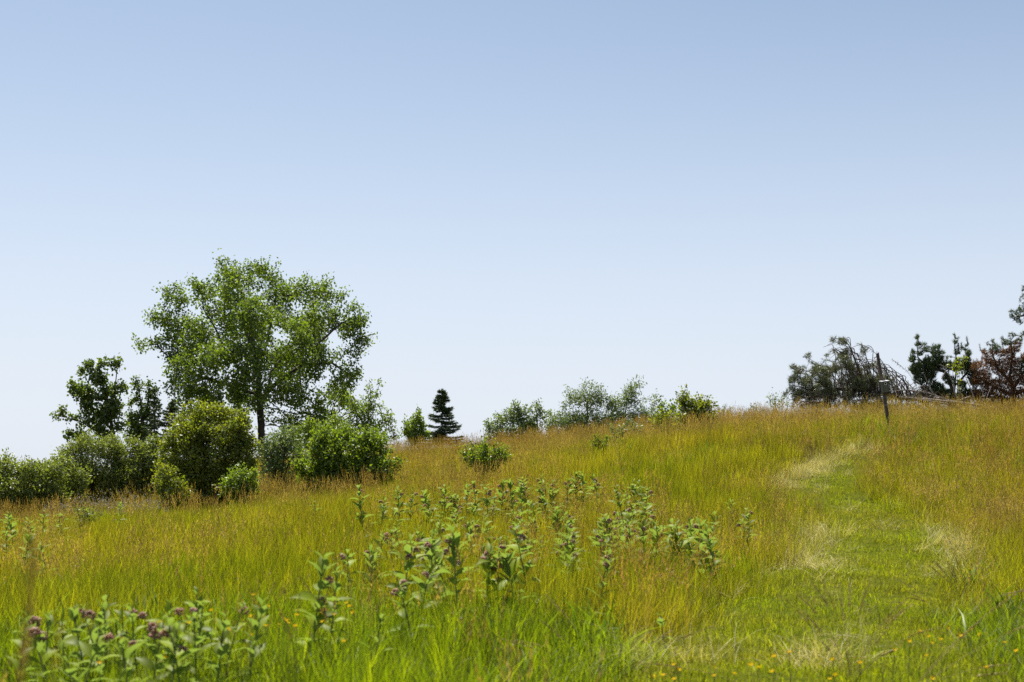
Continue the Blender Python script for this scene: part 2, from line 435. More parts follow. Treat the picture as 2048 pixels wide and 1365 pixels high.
# dry straw beside the path and in a few pale patches: (pixel, distance, radius)
xs, ys = [], []
for p0, y0, p1, y1, wd, nn in ((1545, 25.6, 1640, 28.6, .16, 40), (1640, 28.6, 1745, 30.4, .16, 46), (1600, 27.5, 1640, 28.5, .2, 26), (1618, 20.6, 1612, 16.2, .17, 46), (1590, 17.5, 1575, 15.6, .2, 14), (1905, 19.5, 1930, 14.2, .15, 30), (1875, 20.5, 1890, 17.5, .14, 16),
                               (1870, 30, 1960, 30, .5, 14), (1395, 21, 1560, 19.6, .25, 9), (1655, 9.2, 1700, 9.0, .2, 8), (1230, 9.2, 1330, 9.0, .15, 6), (690, 10.2, 720, 9.6, .15, 5)):
    t = rng.random(nn); pq = p0 + (p1 - p0) * t; yq = y0 + (y1 - y0) * t
    xs.append((pq - 1024) / FPX * yq + rng.normal(0, wd, nn)); ys.append(yq + rng.normal(0, wd * 1.5, nn))
x, y = np.concatenate(xs), np.concatenate(ys)
x2, y2 = multi([(3.5, 30, .45)]); x, y = np.r_[x, x2], np.r_[y, y2]
n = len(x)
scatter('dry_grass', 'pale dry straw beside the mown path', st_p, P3(x, y), rots(n, .35), np.c_[np.ones(n), np.ones(n), rng.uniform(.4, .85, n)], 5)
# the mown strip
x, y = multi([(4.5, 12, 60), (12, 22, 50), (22, 33, 40)])
k = keep_mask(x, y, True); x, y = x[k], y[k]; n = len(x)
scatter('mown_grass', 'short mown grass on the path', sh_p, P3(x, y) + np.array([0, 0, .02]), rots(n, .15), np.c_[np.ones(n), np.ones(n), rng.uniform(.7, 1.9, n)], 5)

th_p = proto_set('thatch_clumps', [make_proto('thatch_clump', [M['stalk']], 30, .2, .04, .14, .004, 1.0, .6, s + 140) for s in range(4)])
x, y = multi([(5, 32, 9)])
k = (path_d(x, y) < .15) & (rng.random(len(x)) < np.clip((fnoise(x, y, 1.1, 61) - .42) * 4, .04, 1)); x, y = x[k], y[k]; n = len(x)
scatter('path_thatch', 'trodden brown thatch on the mown path', th_p, P3(x, y) + np.array([0, 0, .02]), rots(n, .2), np.c_[np.ones(n), np.ones(n), rng.uniform(.7, 1.3, n)], 4)
# broad-leaved undergrowth low at the left
we_p = proto_set('weed_clumps', [make_proto('weed_clump', [M['weed']], 26, .22, .08, .34, .03, .5, .9, s + 90) for s in range(4)])
x, y = multi([(4.5, 9.5, 7)]); px = pix(x, y)
k = (px < 620) & (rng.random(len(x)) < np.clip((fnoise(x, y, 1.6, 31) - .3) * 3, 0, 1)); x, y = x[k], y[k]; n = len(x)
scatter('weed_undergrowth', 'dark broad-leaved undergrowth low at the left', we_p, P3(x, y), rots(n, .2), np.c_[np.ones(n), np.ones(n), rng.uniform(.7, 1.2, n)], 4)

fo_p = proto_set('forb_clumps', [make_proto('forb_clump', [M['forb']], 22, .16, .22, .52, .022, .35, .7, s + 120) for s in range(4)])
x, y = multi([(8, 34, 1.3)])
k = keep_mask(x, y) & (rng.random(len(x)) < np.clip((fnoise(x, y, 3, 51) - .38) * 4, .03, 1)); x, y = x[k], y[k]; n = len(x)
scatter('meadow_forbs', 'leafy green forbs scattered through the meadow grass', fo_p, P3(x, y), rots(n, .2), np.c_[np.ones(n), np.ones(n), rng.uniform(.7, 1.25, n)], 4)

# ------------------------------------------------------------------ trees
def colonize(skel, attr, di, dk, step, iters=120, up=.0, jit=.15, maxn=9000):
    """skel: list of polylines (first point of each is attached to the nearest earlier node). returns nodes, parents"""
    pos, par = [], []
    for s in skel:
        s = np.asarray(s, float); prev = -1
        if pos:
            prev = int(np.argmin(np.linalg.norm(np.array(pos) - s[0], axis=1)))
        for i in range(len(s)):
            if i == 0:
                if prev == -1: pos.append(s[0]); par.append(-1); prev = 0
                continue
            L = np.linalg.norm(s[i] - s[i - 1]); m = max(1, int(round(L / step)))
            for j in range(1, m + 1):
                pos.append(s[i - 1] + (s[i] - s[i - 1]) * j / m + rng.normal(0, step * .05, 3)); par.append(prev); prev = len(pos) - 1
    nodes = np.zeros((maxn + 10, 3)); n = len(pos); nodes[:n] = pos
    A = np.asarray(attr, float)
    best = np.full(len(A), 1e9); bi = np.zeros(len(A), int)
    def upd(a, b):
        nonlocal best, bi
        if len(A) == 0: return
        D = np.linalg.norm(A[:, None] - nodes[None, a:b], axis=2)
        j = D.argmin(1); v = D[np.arange(len(A)), j]; k = v < best
        best = np.where(k, v, best); bi = np.where(k, j + a, bi)
    for c in range(0, n, 400): upd(c, min(n, c + 400))
    kids = np.zeros(maxn + 10, int)
    for it in range(iters):
        if len(A) == 0 or n >= maxn: break
        act = best < di
        if not act.any(): di *= 1.4; continue
        u, inv = np.unique(bi[act], return_inverse=True)
        dirs = np.zeros((len(u), 3)); np.add.at(dirs, inv, norm(A[act] - nodes[bi[act]]))
        dirs = norm(norm(dirs) + rng.normal(0, jit, dirs.shape) + np.array([0, 0, up]))
        ok = kids[u] < 4; u, dirs = u[ok], dirs[ok]
        if len(u) == 0: break
        m = min(len(u), maxn - n); u, dirs = u[:m], dirs[:m]
        nodes[n:n + m] = nodes[u] + dirs * step; par += list(u); kids[u] += 1
        upd(n, n + m); n += m
        kp = best > dk; A, best, bi = A[kp], best[kp], bi[kp]
    return nodes[:n].copy(), np.array(par)
def radii(par, tip, expo=2.4):
    n = len(par); acc = np.zeros(n)
    for i in range(n - 1, -1, -1):
        if acc[i] == 0: acc[i] = tip ** expo
        if par[i] >= 0: acc[par[i]] += acc[i]
    return acc ** (1 / expo)
def wood_mesh(name, nodes, par, r, mat, rmin=0, scale=1.0):
    i = np.where((par >= 0) & (r >= rmin))[0]; p = par[i]
    a, b = nodes[p], nodes[i]; ra, rb = np.minimum(r[p], r[i] * 1.35) * scale, r[i] * scale
    d = norm(b - a); ref = np.where(np.abs(d[:, 2:3]) > .9, np.array([[1., 0, 0]]), np.array([[0, 0, 1.]]))
    s = norm(np.cross(d, ref)); t = np.cross(d, s)
    k = 5; V = []
    for q in range(k):
        an = 2 * math.pi * q / k
        o = s * math.cos(an) + t * math.sin(an)
        V.append(a - d * (ra * .3)[:, None] + o * ra[:, None]); V.append(b + d * (rb * .3)[:, None] + o * rb[:, None])
    V = np.stack(V, 1)                         # (n, 2k, 3)
    n = len(i); base = (np.arange(n) * 2 * k)[:, None]
    Fq = np.concatenate([base + np.array([[2 * q, 2 * ((q + 1) % k), 2 * ((q + 1) % k) + 1, 2 * q + 1]]) for q in range(k)])
    return np_mesh(name, V.reshape(-1, 3), [Fq], mat, True)
def leaf_quads(name, P, D, S, L, W, mat, fold=.15):
    """folded diamond leaves"""
    n = len(P); D = norm(D); S = norm(S - (S * D).sum(1, keepdims=True) * D); N = np.cross(D, S)
    L = np.broadcast_to(L, (n,))[:, None]; W = np.broadcast_to(W, (n,))[:, None]
    V = np.stack([P, P + D * L * .45 + S * W * .5 + N * W * fold, P + D * L, P + D * L * .45 - S * W * .5 + N * W * fold], 1)
    b = (np.arange(n) * 4)[:, None]
    return np_mesh(name, V.reshape(-1, 3), [b + np.array([[0, 1, 2]]), b + np.array([[0, 2, 3]])], mat)
def needle_tris(name, P, D, L, W, mat):
    n = len(P); D = norm(D); S = norm(np.cross(D, rng.normal(0, 1, (n, 3))))
    L = np.broadcast_to(L, (n,))[:, None]; W = np.broadcast_to(W, (n,))[:, None]
    V = np.stack([P - S * W * .5, P + S * W * .5, P + D * L], 1)
    b = (np.arange(n) * 3)[:, None]
    return np_mesh(name, V.reshape(-1, 3), [b + np.array([[0, 1, 2]])], mat)
def rnd(n): return norm(rng.normal(0, 1, (n, 3)))
def blob_pts(blobs, Y, dk, shell=.0, depth=.9, gap=0, gscale=.3):
    """attractors in a union of blobs (pixel, row, pixel radius[, dy metres[, row radius factor]])"""
    out = []
    for b in blobs:
        c = at(b[0], b[1], Y); r = b[2] * mpp(Y) * rng.uniform(.88, 1.12); dy = b[3] if len(b) > 3 else 0; rz = b[4] if len(b) > 4 else 1
        n = int(min(1600, max(14, 1.4 * 4.19 * r ** 3 * depth * rz / dk ** 3)))
        q = rnd(n) * (rng.random((n, 1)) ** (1 / 3 if shell == 0 else 1 / (3 + 6 * shell)))
        out.append(np.array(c) + np.array([0, dy, 0]) + q * np.array([r, r * depth, r * rz]))
    A = np.concatenate(out)
    if gap:
        q = A / gscale + rng.uniform(0, 50, 3)
        f = np.sin(q[:, 0] * 1.3 + 1.7 * np.sin(q[:, 2] * .9)) + np.sin(q[:, 1] * 1.5 + 1.3 * np.sin(q[:, 0] * 1.1)) + np.sin(q[:, 2] * 1.7 + 1.5 * np.sin(q[:, 1] * .8))
        A = A[f > np.quantile(f, gap)]
    return A
def twig_leaves(nodes, par, r, rmax, per, spread):
    """leaf seats on twigs thinner than rmax: points and twig directions"""
    i = np.where((par >= 0) & (r <= rmax))[0]
    i = np.repeat(i, per); p = par[i]; n = len(i)
    f = rng.random((n, 1))
    d = norm(nodes[i] - nodes[p])
    return nodes[p] + (nodes[i] - nodes[p]) * f + rng.normal(0, spread, (n, 3)), d

def broadleaf(name, label, cat, group, base, skel, attr, step, di, dk, tip, leaf, mat, wood, per, rmaxf=1.9, spread=None, droop=.3, wscale=1.0, maxn=9000, up=0., part='crown', woodname='trunk', leafcap=60000, jit=.15, shoots=0, slen=.3):
    nodes, par = colonize(skel, attr, di, dk, step, maxn=maxn, up=up, jit=jit)
    if shoots:                                   # this year's shoots stand out of the outline
        c = nodes.mean(0); o = norm(nodes - c); sc = ((nodes - c) * np.array([1, .4, 1.1])) ; sc = np.linalg.norm(sc, axis=1)
        hi = np.where((sc > np.quantile(sc, .7)) & (nodes[:, 2] > c[2] - .15))[0]
        ex, ep = [], []
        for i in rng.choice(hi, min(shoots, len(hi)), False):
            d = norm(o[i] * np.array([.9, .5, .6]) + np.array([0, 0, .75]) + rng.normal(0, .25, 3)); p = nodes[i]; j = i
            for k in range(int(max(2, slen * rng.uniform(.4, 1.3) / step))):
                p = p + d * step; d = norm(d + rng.normal(0, .12, 3)); ex.append(p); ep.append(j); j = len(nodes) + len(ex) - 1
        if ex: nodes = np.concatenate([nodes, np.array(ex)]); par = np.concatenate([par, np.array(ep)])
    r = radii(par, tip)
    root = empty(name, base, label, cat, group)
    off = np.array(base)
    link(woodname, wood_mesh(woodname, nodes - off, par, r, wood, scale=wscale), root)
    P, D = twig_leaves(nodes - off, par, r, tip * rmaxf, per, spread if spread is not None else step * .35)
    if len(P) > leafcap:
        k = rng.choice(len(P), leafcap, False); P, D = P[k], D[k]
    n = len(P)
    d = norm(D * .5 + rnd(n) * .9 + np.array([0, 0, -droop]))
    S = norm(rnd(n) + np.array([.0, .0, 0]))
    L = leaf[0] * rng.uniform(.7, 1.25, n); W = leaf[1] * rng.uniform(.75, 1.2, n)
    link(part, leaf_quads(part, P, d, S, L, W, mat), root)
    return root
def ground_pt(px, Y, sink=.03):
    x = at(px, 900, Y).x
    return Vector((x, Y, g1(x, Y) - sink))

# --- the big cottonwood
Y = 62
b = ground_pt(524, Y); T = lambda p, r, dy=0: np.array(at(p, r, Y)) + np.array([0, dy, 0])
skel = [[np.array(b), T(522, 860), T(520, 820), T(517, 780), T(516, 735), T(505, 700), T(492, 660, -.4), T(488, 600, -.5), T(480, 555, -.5)],
        [T(516, 745), T(530, 700), T(536, 650, .6), T(545, 590, .8), T(545, 560, 1)],
        [T(520, 820), T(532, 780, .5), T(534, 740, 1), T(560, 700, 1.6), T(600, 650, 2)],
        [T(517, 770), T(480, 740, .3), T(445, 700, .7), T(420, 650, 1), T(395, 610, 1)],
        [T(430, 670), T(385, 655, .6), T(345, 640, .3), T(315, 635)],
        [T(520, 800), T(560, 770, -1), T(610, 740, -1.5), T(650, 690, -1.5), T(690, 650, -1)],
        [T(518, 790), T(470, 775, -1), T(420, 760, -1.8), T(375, 745, -1.5), T(320, 692, -.5)],
        [T(622, 735, -1.5), T(670, 730, -1), T(705, 755, -.5)],
        [T(516, 740), T(500, 690, 2), T(470, 640, 3), T(440, 600, 3)],
        [T(516, 735), T(520, 680, -2.4), T(535, 630, -3.2), T(560, 600, -3.4)]]
bl = [(300, 632, 13), (284, 690, 12), (335, 600, 14), (312, 688, 14), (330, 640, 18), (725, 640, 14), (730, 680, 11), (462, 545, 26), (520, 552, 26), (565, 548, 22), (405, 565, 26), (385, 552, 14), (352, 590, 22), (315, 633, 16), (292, 688, 11), (322, 686, 16), (360, 668, 26), (375, 620, 28),
      (430, 600, 40, 1.5), (490, 590, 42, -1.5), (555, 600, 40, 1.2), (610, 590, 32), (645, 582, 20), (680, 612, 24), (717, 620, 11), (650, 640, 38, -1), (700, 655, 24), (722, 688, 12), (690, 700, 28), (716, 745, 13),
      (600, 660, 48, 2.5), (540, 650, 46, -3), (470, 655, 50, 3), (410, 680, 40, -1.5), (365, 715, 34, 0), (338, 745, 14), (360, 775, 26, -1), (410, 760, 42, -2.5), (460, 730, 40, -3), (395, 800, 32, 0),
      (470, 790, 36, 2.5), (560, 720, 48, 3), (640, 730, 36, -2), (690, 760, 30, -1), (660, 790, 34, .5), (600, 790, 42, -2.5), (580, 840, 34, 1.5), (640, 835, 36, 1), (560, 770, 30, -3), (690, 815, 26, 0), (450, 835, 28, 2), (355, 810, 18, 0), (430, 830, 26, -1.5), (500, 742, 40, -3.2), (545, 745, 40, -3.6), (478, 800, 36, -2.8), (560, 812, 36, -3), (395, 835, 22, -1), (610, 690, 40, -2.5)]
attr = blob_pts(bl, Y, .2, .0, 1.5, .42, .42)
broadleaf('cottonwood_tree', 'tall wide-crowned broadleaf tree with dark trunk above the bushes', 'tree', None, b, skel, attr, .18, 1.6, .21, .009, (.128, .096), M['cotton'], M['bark'], 10, 1.9, .13, .35, .8, 9500, leafcap=72000, shoots=190, slen=.42)

# --- poplar at the left, with a low limb reaching out
Y = 58
b = ground_pt(232, Y); T = lambda p, r, dy=0: np.array(at(p, r, Y)) + np.array([0, dy, 0])
skel = [[np.array(b), T(228, 880), T(222, 845), T(214, 800), T(205, 770), T(190, 745)],
        [T(222, 840), T(226, 800), T(232, 760), T(235, 730)],
        [T(226, 870), T(195, 865), T(165, 845), T(130, 835), T(112, 832)],
        [T(228, 875), T(190, 885), T(150, 875), T(138, 870)],
        [T(214, 800), T(180, 795), T(152, 785)]]
bl = [(205, 728, 10), (180, 735, 14), (232, 728, 11), (165, 750, 14), (150, 768, 12), (195, 755, 20), (235, 755, 12), (170, 785, 18), (150, 782, 10), (200, 790, 14), (222, 785, 14), (246, 775, 12), (175, 812, 14), (232, 815, 22), (210, 830, 18), (185, 825, 12),
      (128, 822, 10), (112, 832, 7), (148, 838, 11), (160, 862, 14), (138, 868, 10), (170, 880, 16), (205, 860, 18), (240, 850, 18), (180, 850, 12), (140, 880, 8)]
broadleaf('poplar_tree', 'open-crowned dark poplar with one low limb reaching left', 'tree', None, b, skel, blob_pts(bl, Y, .13, 0, 1.2, .32, .26), .12, 1.2, .13, .009, (.15, .11), M['poplar'], M['bark'], 9, 1.9, .09, .2, 1.0, 6000)
# slim poplar pair between
b = ground_pt(288, Y + 2); Y = 60
T = lambda p, r, dy=0: np.array(at(p, r, Y)) + np.array([0, dy, 0])
skel = [[np.array(b), T(285, 880), T(283, 830), T(280, 790), T(272, 758)], [T(284, 850), T(295, 810), T(298, 775), T(296, 758)]]
bl = [(271, 760, 7), (275, 778, 11), (272, 800, 11), (295, 765, 11), (302, 785, 14), (308, 808, 11), (290, 800, 14), (285, 825, 16), (300, 835, 12), (272, 840, 16), (262, 805, 7), (258, 830, 10), (285, 860, 22), (262, 870, 16), (308, 850, 10)]
broadleaf('slim_poplar_tree', 'slim twin-topped poplar standing beside a bare spruce', 'tree', None, b, skel, blob_pts(bl, Y, .13, 0, 1.2, .32, .26), .12, 1.1, .13, .009, (.13, .095), M['poplar'], M['bark'], 9, 1.9, .08, .2)

# --- sapling crown right of the cottonwood
Y = 54
b = ground_pt(735, Y); T = lambda p, r, dy=0: np.array(at(p, r, Y)) + np.array([0, dy, 0])
skel = [[np.array(b), T(735, 860), T(738, 820), T(742, 785), T(738, 765)], [T(738, 820), T(752, 790), T(761, 762)], [T(735, 860), T(710, 820), T(700, 790)], [T(736, 860), T(770, 845), T(782, 840)]]
bl = [(737, 775, 6), (760, 768, 4), (757, 790, 6), (742, 795, 9), (720, 800, 9), (700, 800, 10), (705, 825, 18), (735, 825, 20), (757, 825, 16), (775, 840, 14), (765, 860, 20), (735, 860, 24), (700, 855, 22), (785, 870, 14), (670, 850, 20), (655, 870, 16)]
broadleaf('sapling_tree', 'ragged young tree with upright shoots right of the big tree', 'tree', None, b, skel, blob_pts(bl, Y, .12, 0, 1.3, .3, .22), .11, 1.1, .12, .006, (.10, .065), M['bush'], M['twig'], 8, 1.9, .09, .1)

# --- bushes ---------------------------------------------------------------
def bush(name, label, px, Y, blobs, leaf, mat, per=9, dens=120, step=.13, stems=7, tip=.004, group=None, cat='bush', cap=26000, shell=.5, up=.12, depth=1.0, spread=.06, droop=.0, wood=None, base=None, di=.9, dk=.16, jit=.2, gap=None, shoots=None, slen=None, skirt=True):
    big = len(blobs) >= 10
    slen = (.36 if big else .08) if slen is None else slen
    gap = (.24 if big else .08) if gap is None else gap
    shoots = (60 if big else 8) if shoots is None else shoots
    b = base or ground_pt(px, Y)
    dk = leaf[0] * (1.0 if mat.name != 'willow_leaf' else 1.05)
    if big and skirt:
        rowb = 960 - (b.z - EYE) / Y * FPX; x0 = min(q[0] - q[2] * .6 for q in blobs); x1 = max(q[0] + q[2] * .6 for q in blobs); low = max(q[1] + q[2] * .5 for q in blobs)
        rr = max(12, (x1 - x0) * .12)
        for k in range(7):
            for row in np.arange(low - rr, rowb - rr * .3, rr * .8): blobs = blobs + [(x0 + (x1 - x0) * (k + .5) / 7 + random.gauss(0, rr * .3), float(row), rr * random.uniform(.8, 1.2), random.uniform(-.5, .5))]
    skel = []
    bl = sorted(blobs, key=lambda q: -q[2])[:max(stems, 1)]
    for k, q in enumerate(bl):
        c = np.array(at(q[0], q[1], Y)) + np.array([0, (q[3] if len(q) > 3 else 0), 0])
        m = np.array(b) * .5 + c * .5 + np.array([0, 0, -.1 * (c[2] - b[2])])
        skel.append([np.array(b), m, c])
    return broadleaf(name, label, cat, group, b, skel, blob_pts(blobs, Y, dk, shell, depth, gap, .2), dk * .9, di, dk, tip, leaf, mat, wood or M['twig'], per, 1.7, spread, droop, 1.0, 6000, up, 'foliage', 'stems', cap, jit, shoots, slen)
def lift(px0, px1, n, r0, r1, rad, dys=.5):
    return [(random.uniform(px0, px1), random.uniform(r0, r1), rad * random.uniform(.6, 1.2), random.uniform(-dys, dys)) for _ in range(n)]

bush('rounded_bush', 'tall rounded bush with shiny yellow-green top and black inside', 418, 32.5,
     [(418, 900, 68), (375, 868, 36), (460, 862, 38), (415, 845, 34), (360, 925, 40), (478, 910, 38), (345, 895, 24), (492, 880, 22), (430, 945, 55), (390, 960, 45), (365, 975, 24), (470, 950, 34), (385, 830, 14), (440, 825, 14), (355, 850, 13), (485, 840, 13), (410, 818, 9), (345, 955, 16)],
     (.075, .042), M['birch'], 10, 300, .12, 10, cap=46000, shell=.8, spread=.05, slen=.24)
bush('shoot_bush', 'low leafy bush at the right foot of the rounded bush', 478, 30.5, [(478, 962, 26), (462, 975, 20), (498, 970, 18), (480, 945, 12), (500, 950, 8), (475, 985, 18), (500, 985, 12)], (.07, .042), M['bush'], 9, 300, .10, 5, cap=9000, spread=.05)
bush('side_bush', 'yellowish spray of leaves at the left foot of the rounded bush', 350, 31, [(335, 950, 16), (355, 968, 16), (318, 940, 10), (350, 985, 16), (375, 990, 12), (365, 1000, 10)], (.07, .04), M['birch'], 8, 300, .10, 4, cap=6000, spread=.05)
bush('broad_bush', 'broad low bush with bright leaves and dark shaded base', 690, 33.5,
     [(690, 920, 44), (650, 915, 34), (735, 915, 36), (625, 930, 26), (765, 930, 22), (680, 890, 26), (720, 888, 22), (645, 890, 18), (700, 870, 9), (625, 900, 14), (755, 900, 12), (665, 945, 36), (710, 945, 36), (750, 948, 26), (635, 950, 24), (615, 945, 10), (660, 872, 8)],
     (.08, .046), M['bush'], 10, 300, .12, 9, cap=32000, shell=.7, spread=.05)
bush('pale_bush', 'grey-green small bush between the rounded bush and the broad bush', 555, 37, [(555, 905, 26), (540, 890, 16), (572, 890, 16), (560, 870, 8), (535, 918, 18), (580, 918, 20), (550, 930, 20), (602, 925, 16), (525, 900, 8), (585, 875, 6)], (.075, .036), M['willow'], 9, 240, .12, 6, cap=12000, spread=.05)
bush('hedge_bush', 'grey-green hedgerow bush at the dark left end of the hedgerow', 40, 35, [(20, 948, 32), (60, 952, 32), (95, 962, 28), (0, 965, 36), (45, 970, 40), (90, 975, 30), (12, 918, 9), (60, 920, 11), (-35, 945, 36), (115, 945, 16), (30, 990, 20), (75, 990, 20), (-20, 985, 30)], (.08, .04), M['hedge'], 9, 260, .13, 9, cap=24000, shell=.7, spread=.06, slen=.2)
bush('hedge_bush', 'tall feathery hedgerow bush below the dark poplar', 185, 37.5, [(185, 905, 34), (150, 915, 30), (220, 905, 32), (125, 930, 24), (190, 940, 40), (145, 950, 32), (235, 935, 30), (200, 878, 16), (165, 890, 14), (130, 905, 10), (215, 870, 9), (225, 955, 26), (118, 918, 8), (180, 960, 24)], (.075, .028), M['hedge'], 9, 260, .13, 9, cap=24000, spread=.06, droop=.2, slen=.22)
bush('hedge_bush', 'dense green hedgerow bush adjoining the rounded bush on its left', 285, 37.5, [(285, 920, 32), (310, 915, 28), (260, 915, 28), (330, 930, 24), (275, 945, 34), (315, 945, 30), (250, 945, 22), (240, 895, 14), (300, 893, 14), (325, 895, 12), (265, 888, 10)], (.08, .04), M['hedge'], 9, 280, .13, 8, cap=20000, spread=.06, slen=.2)
bush('hedge_bush', 'leafy hedgerow bush filling the gap below the poplar limb', 112, 36.2, [(112, 940, 26), (95, 955, 26), (135, 955, 28), (115, 970, 30), (90, 985, 24), (140, 985, 24), (105, 920, 12), (128, 925, 14), (80, 940, 14), (155, 960, 20), (120, 1000, 24)], (.08, .036), M['hedge'], 9, 260, .13, 8, cap=18000, spread=.06, slen=.15)
bush('understory_bush', 'shaded undergrowth bush beneath the big tree', 610, 52, [(600, 880, 24), (640, 875, 24), (575, 885, 16), (665, 885, 20), (620, 858, 16), (560, 895, 14), (690, 880, 16)], (.10, .06), M['bush'], 8, 140, .16, 6, cap=10000, spread=.08)
bush('open_bush', 'small airy bush alone in the golden grass of the slope', 968, 29.3, [(968, 924, 27), (965, 918, 18), (945, 912, 14), (990, 915, 16), (935, 900, 6), (1008, 905, 7), (970, 905, 12), (955, 930, 20), (985, 930, 18), (1012, 920, 7), (928, 908, 5), (990, 896, 5), (965, 895, 5)], (.065, .034), M['bush'], 8, 260, .10, 7, cap=9000, spread=.045, shell=.2, gap=.1, slen=.12, shoots=30, skirt=False)
bush('ridge_bush', 'compact round bush left of the little spruce on the ridge', 830, 49, [(830, 858, 20), (818, 862, 14), (845, 862, 14), (833, 838, 9), (836, 826, 4), (828, 872, 18), (850, 872, 10), (812, 850, 6)], (.09, .06), M['bush'], 9, 200, .14, 5, cap=8000, spread=.06)
bush('ridge_bush', 'dark green twin-lobed bush on the ridge right of the willow', 1335, 38.6, [(1330, 828, 14), (1345, 820, 10), (1315, 840, 12), (1338, 842, 14), (1322, 812, 5), (1310, 848, 8), (1328, 836, 20)], (.10, .06), M['bush'], 8, 240, .12, 5, cap=7000, spread=.06)
bush('ridge_bush', 'yellow-green spreading bush on the ridge with tall thin shoots', 1385, 38.0, [(1385, 830, 20), (1372, 815, 10), (1400, 825, 14), (1375, 845, 20), (1405, 842, 12), (1368, 802, 4), (1392, 812, 8), (1412, 838, 7), (1360, 855, 12), (1345, 850, 8), (1388, 838, 26), (1368, 848, 18)], (.085, .05), M['birch'], 9, 240, .12, 6, cap=10000, spread=.06)
bush('scrub_bush', 'scrubby low plant in the brown grass under the willow', 1242, 34.5, [(1240, 858, 9), (1225, 860, 7), (1258, 856, 7), (1245, 866, 8), (1275, 862, 5)], (.07, .035), M['willow'], 7, 300, .1, 3, cap=1800, spread=.04)
bush('tiny_shrub', 'tiny dark shrub alone low on the golden slope', 1207, 33.5, [(1205, 891, 10), (1197, 885, 8), (1215, 886, 7), (1208, 900, 9), (1218, 880, 4), (1195, 893, 7)], (.06, .034), M['bush'], 7, 420, .07, 3, cap=2600, spread=.03)
bush('meadow_shrub', 'small dark leafy shrub in the meadow below the hedgerow', 172, 24, [(170, 1035, 14), (160, 1042, 10), (185, 1042, 10), (172, 1050, 14)], (.06, .03), M['hedge'], 7, 380, .08, 3, cap=2600, spread=.04)
bush('ridge_sprig', 'faint pale willow sprig on the skyline at the left edge of the fallen pine', 1555, 49, [(1550, 805, 10), (1565, 808, 10), (1542, 800, 4), (1562, 795, 4), (1575, 812, 7), (1548, 815, 12)], (.09, .03), M['willow'], 6, 140, .14, 4, cap=1500, spread=.07)
bush('ridge_sprig', 'small grey leafy tuft just clearing the skyline right of the yellow-green bush', 1447, 49, [(1447, 822, 7), (1440, 828, 7), (1455, 828, 6)], (.08, .03), M['willow'], 6, 170, .12, 3, cap=700, spread=.06)
bush('ridge_sprig', 'tiny leafy tuft barely clearing the skyline left of the willow sprig', 1510, 49, [(1508, 820, 5), (1514, 822, 5)], (.08, .03), M['willow'], 6, 200, .12, 2, cap=400, spread=.06)
bush('sumac_bush', 'clumped pale green bush with upright leafy heads left of the willow', 1030, 52, [(1030, 840, 13), (1012, 850, 12), (1033, 822, 7), (1045, 835, 8), (1000, 842, 6), (1052, 828, 5), (1020, 862, 16), (1050, 858, 14), (1000, 865, 10), (990, 868, 6)], (.12, .05), M['willow'], 12, 150, .16, 6, cap=9000, gap=.15, spread=.08, droop=.2)
bush('sumac_bush', 'narrow upright pale green bush touching the willow', 1075, 52, [(1075, 830, 9), (1078, 815, 6), (1065, 840, 7), (1085, 845, 9), (1072, 855, 12), (1098, 835, 7), (1100, 855, 10)], (.12, .05), M['willow'], 12, 150, .16, 5, cap=7000, gap=.15, spread=.08, droop=.2)
# willow pair on the skyline
bush('willow_tree', 'airy grey-green willow shrub on the skyline, taller left one', 1175, 50, [(1175, 800, 22), (1190, 775, 10), (1182, 762, 5), (1150, 805, 16), (1130, 815, 12), (1165, 780, 9), (1200, 800, 14), (1120, 835, 12), (1150, 835, 18), (1185, 830, 18), (1215, 815, 10), (1110, 850, 10), (1140, 792, 7), (1165, 845, 20), (1130, 850, 14), (1205, 840, 18), (1215, 795, 8)], (.10, .034), M['willow'], 11, 100, .16, 7, cap=26000, gap=.12, shoots=22, spread=.08, droop=.15, shell=0, cat='tree')
bush('willow_tree', 'airy grey-green willow shrub on the skyline, leaning right one', 1235, 50, [(1265, 785, 14), (1280, 772, 8), (1255, 800, 16), (1272, 765, 5), (1290, 800, 7), (1240, 815, 14), (1305, 800, 4), (1275, 810, 9), (1260, 775, 7), (1230, 830, 12), (1320, 800, 4), (1250, 835, 18), (1285, 825, 14), (1225, 812, 12), (1305, 820, 9)], (.10, .034), M['willow'], 11, 100, .16, 7, cap=24000, gap=.12, shoots=22, spread=.08, droop=.15, shell=0, cat='tree')

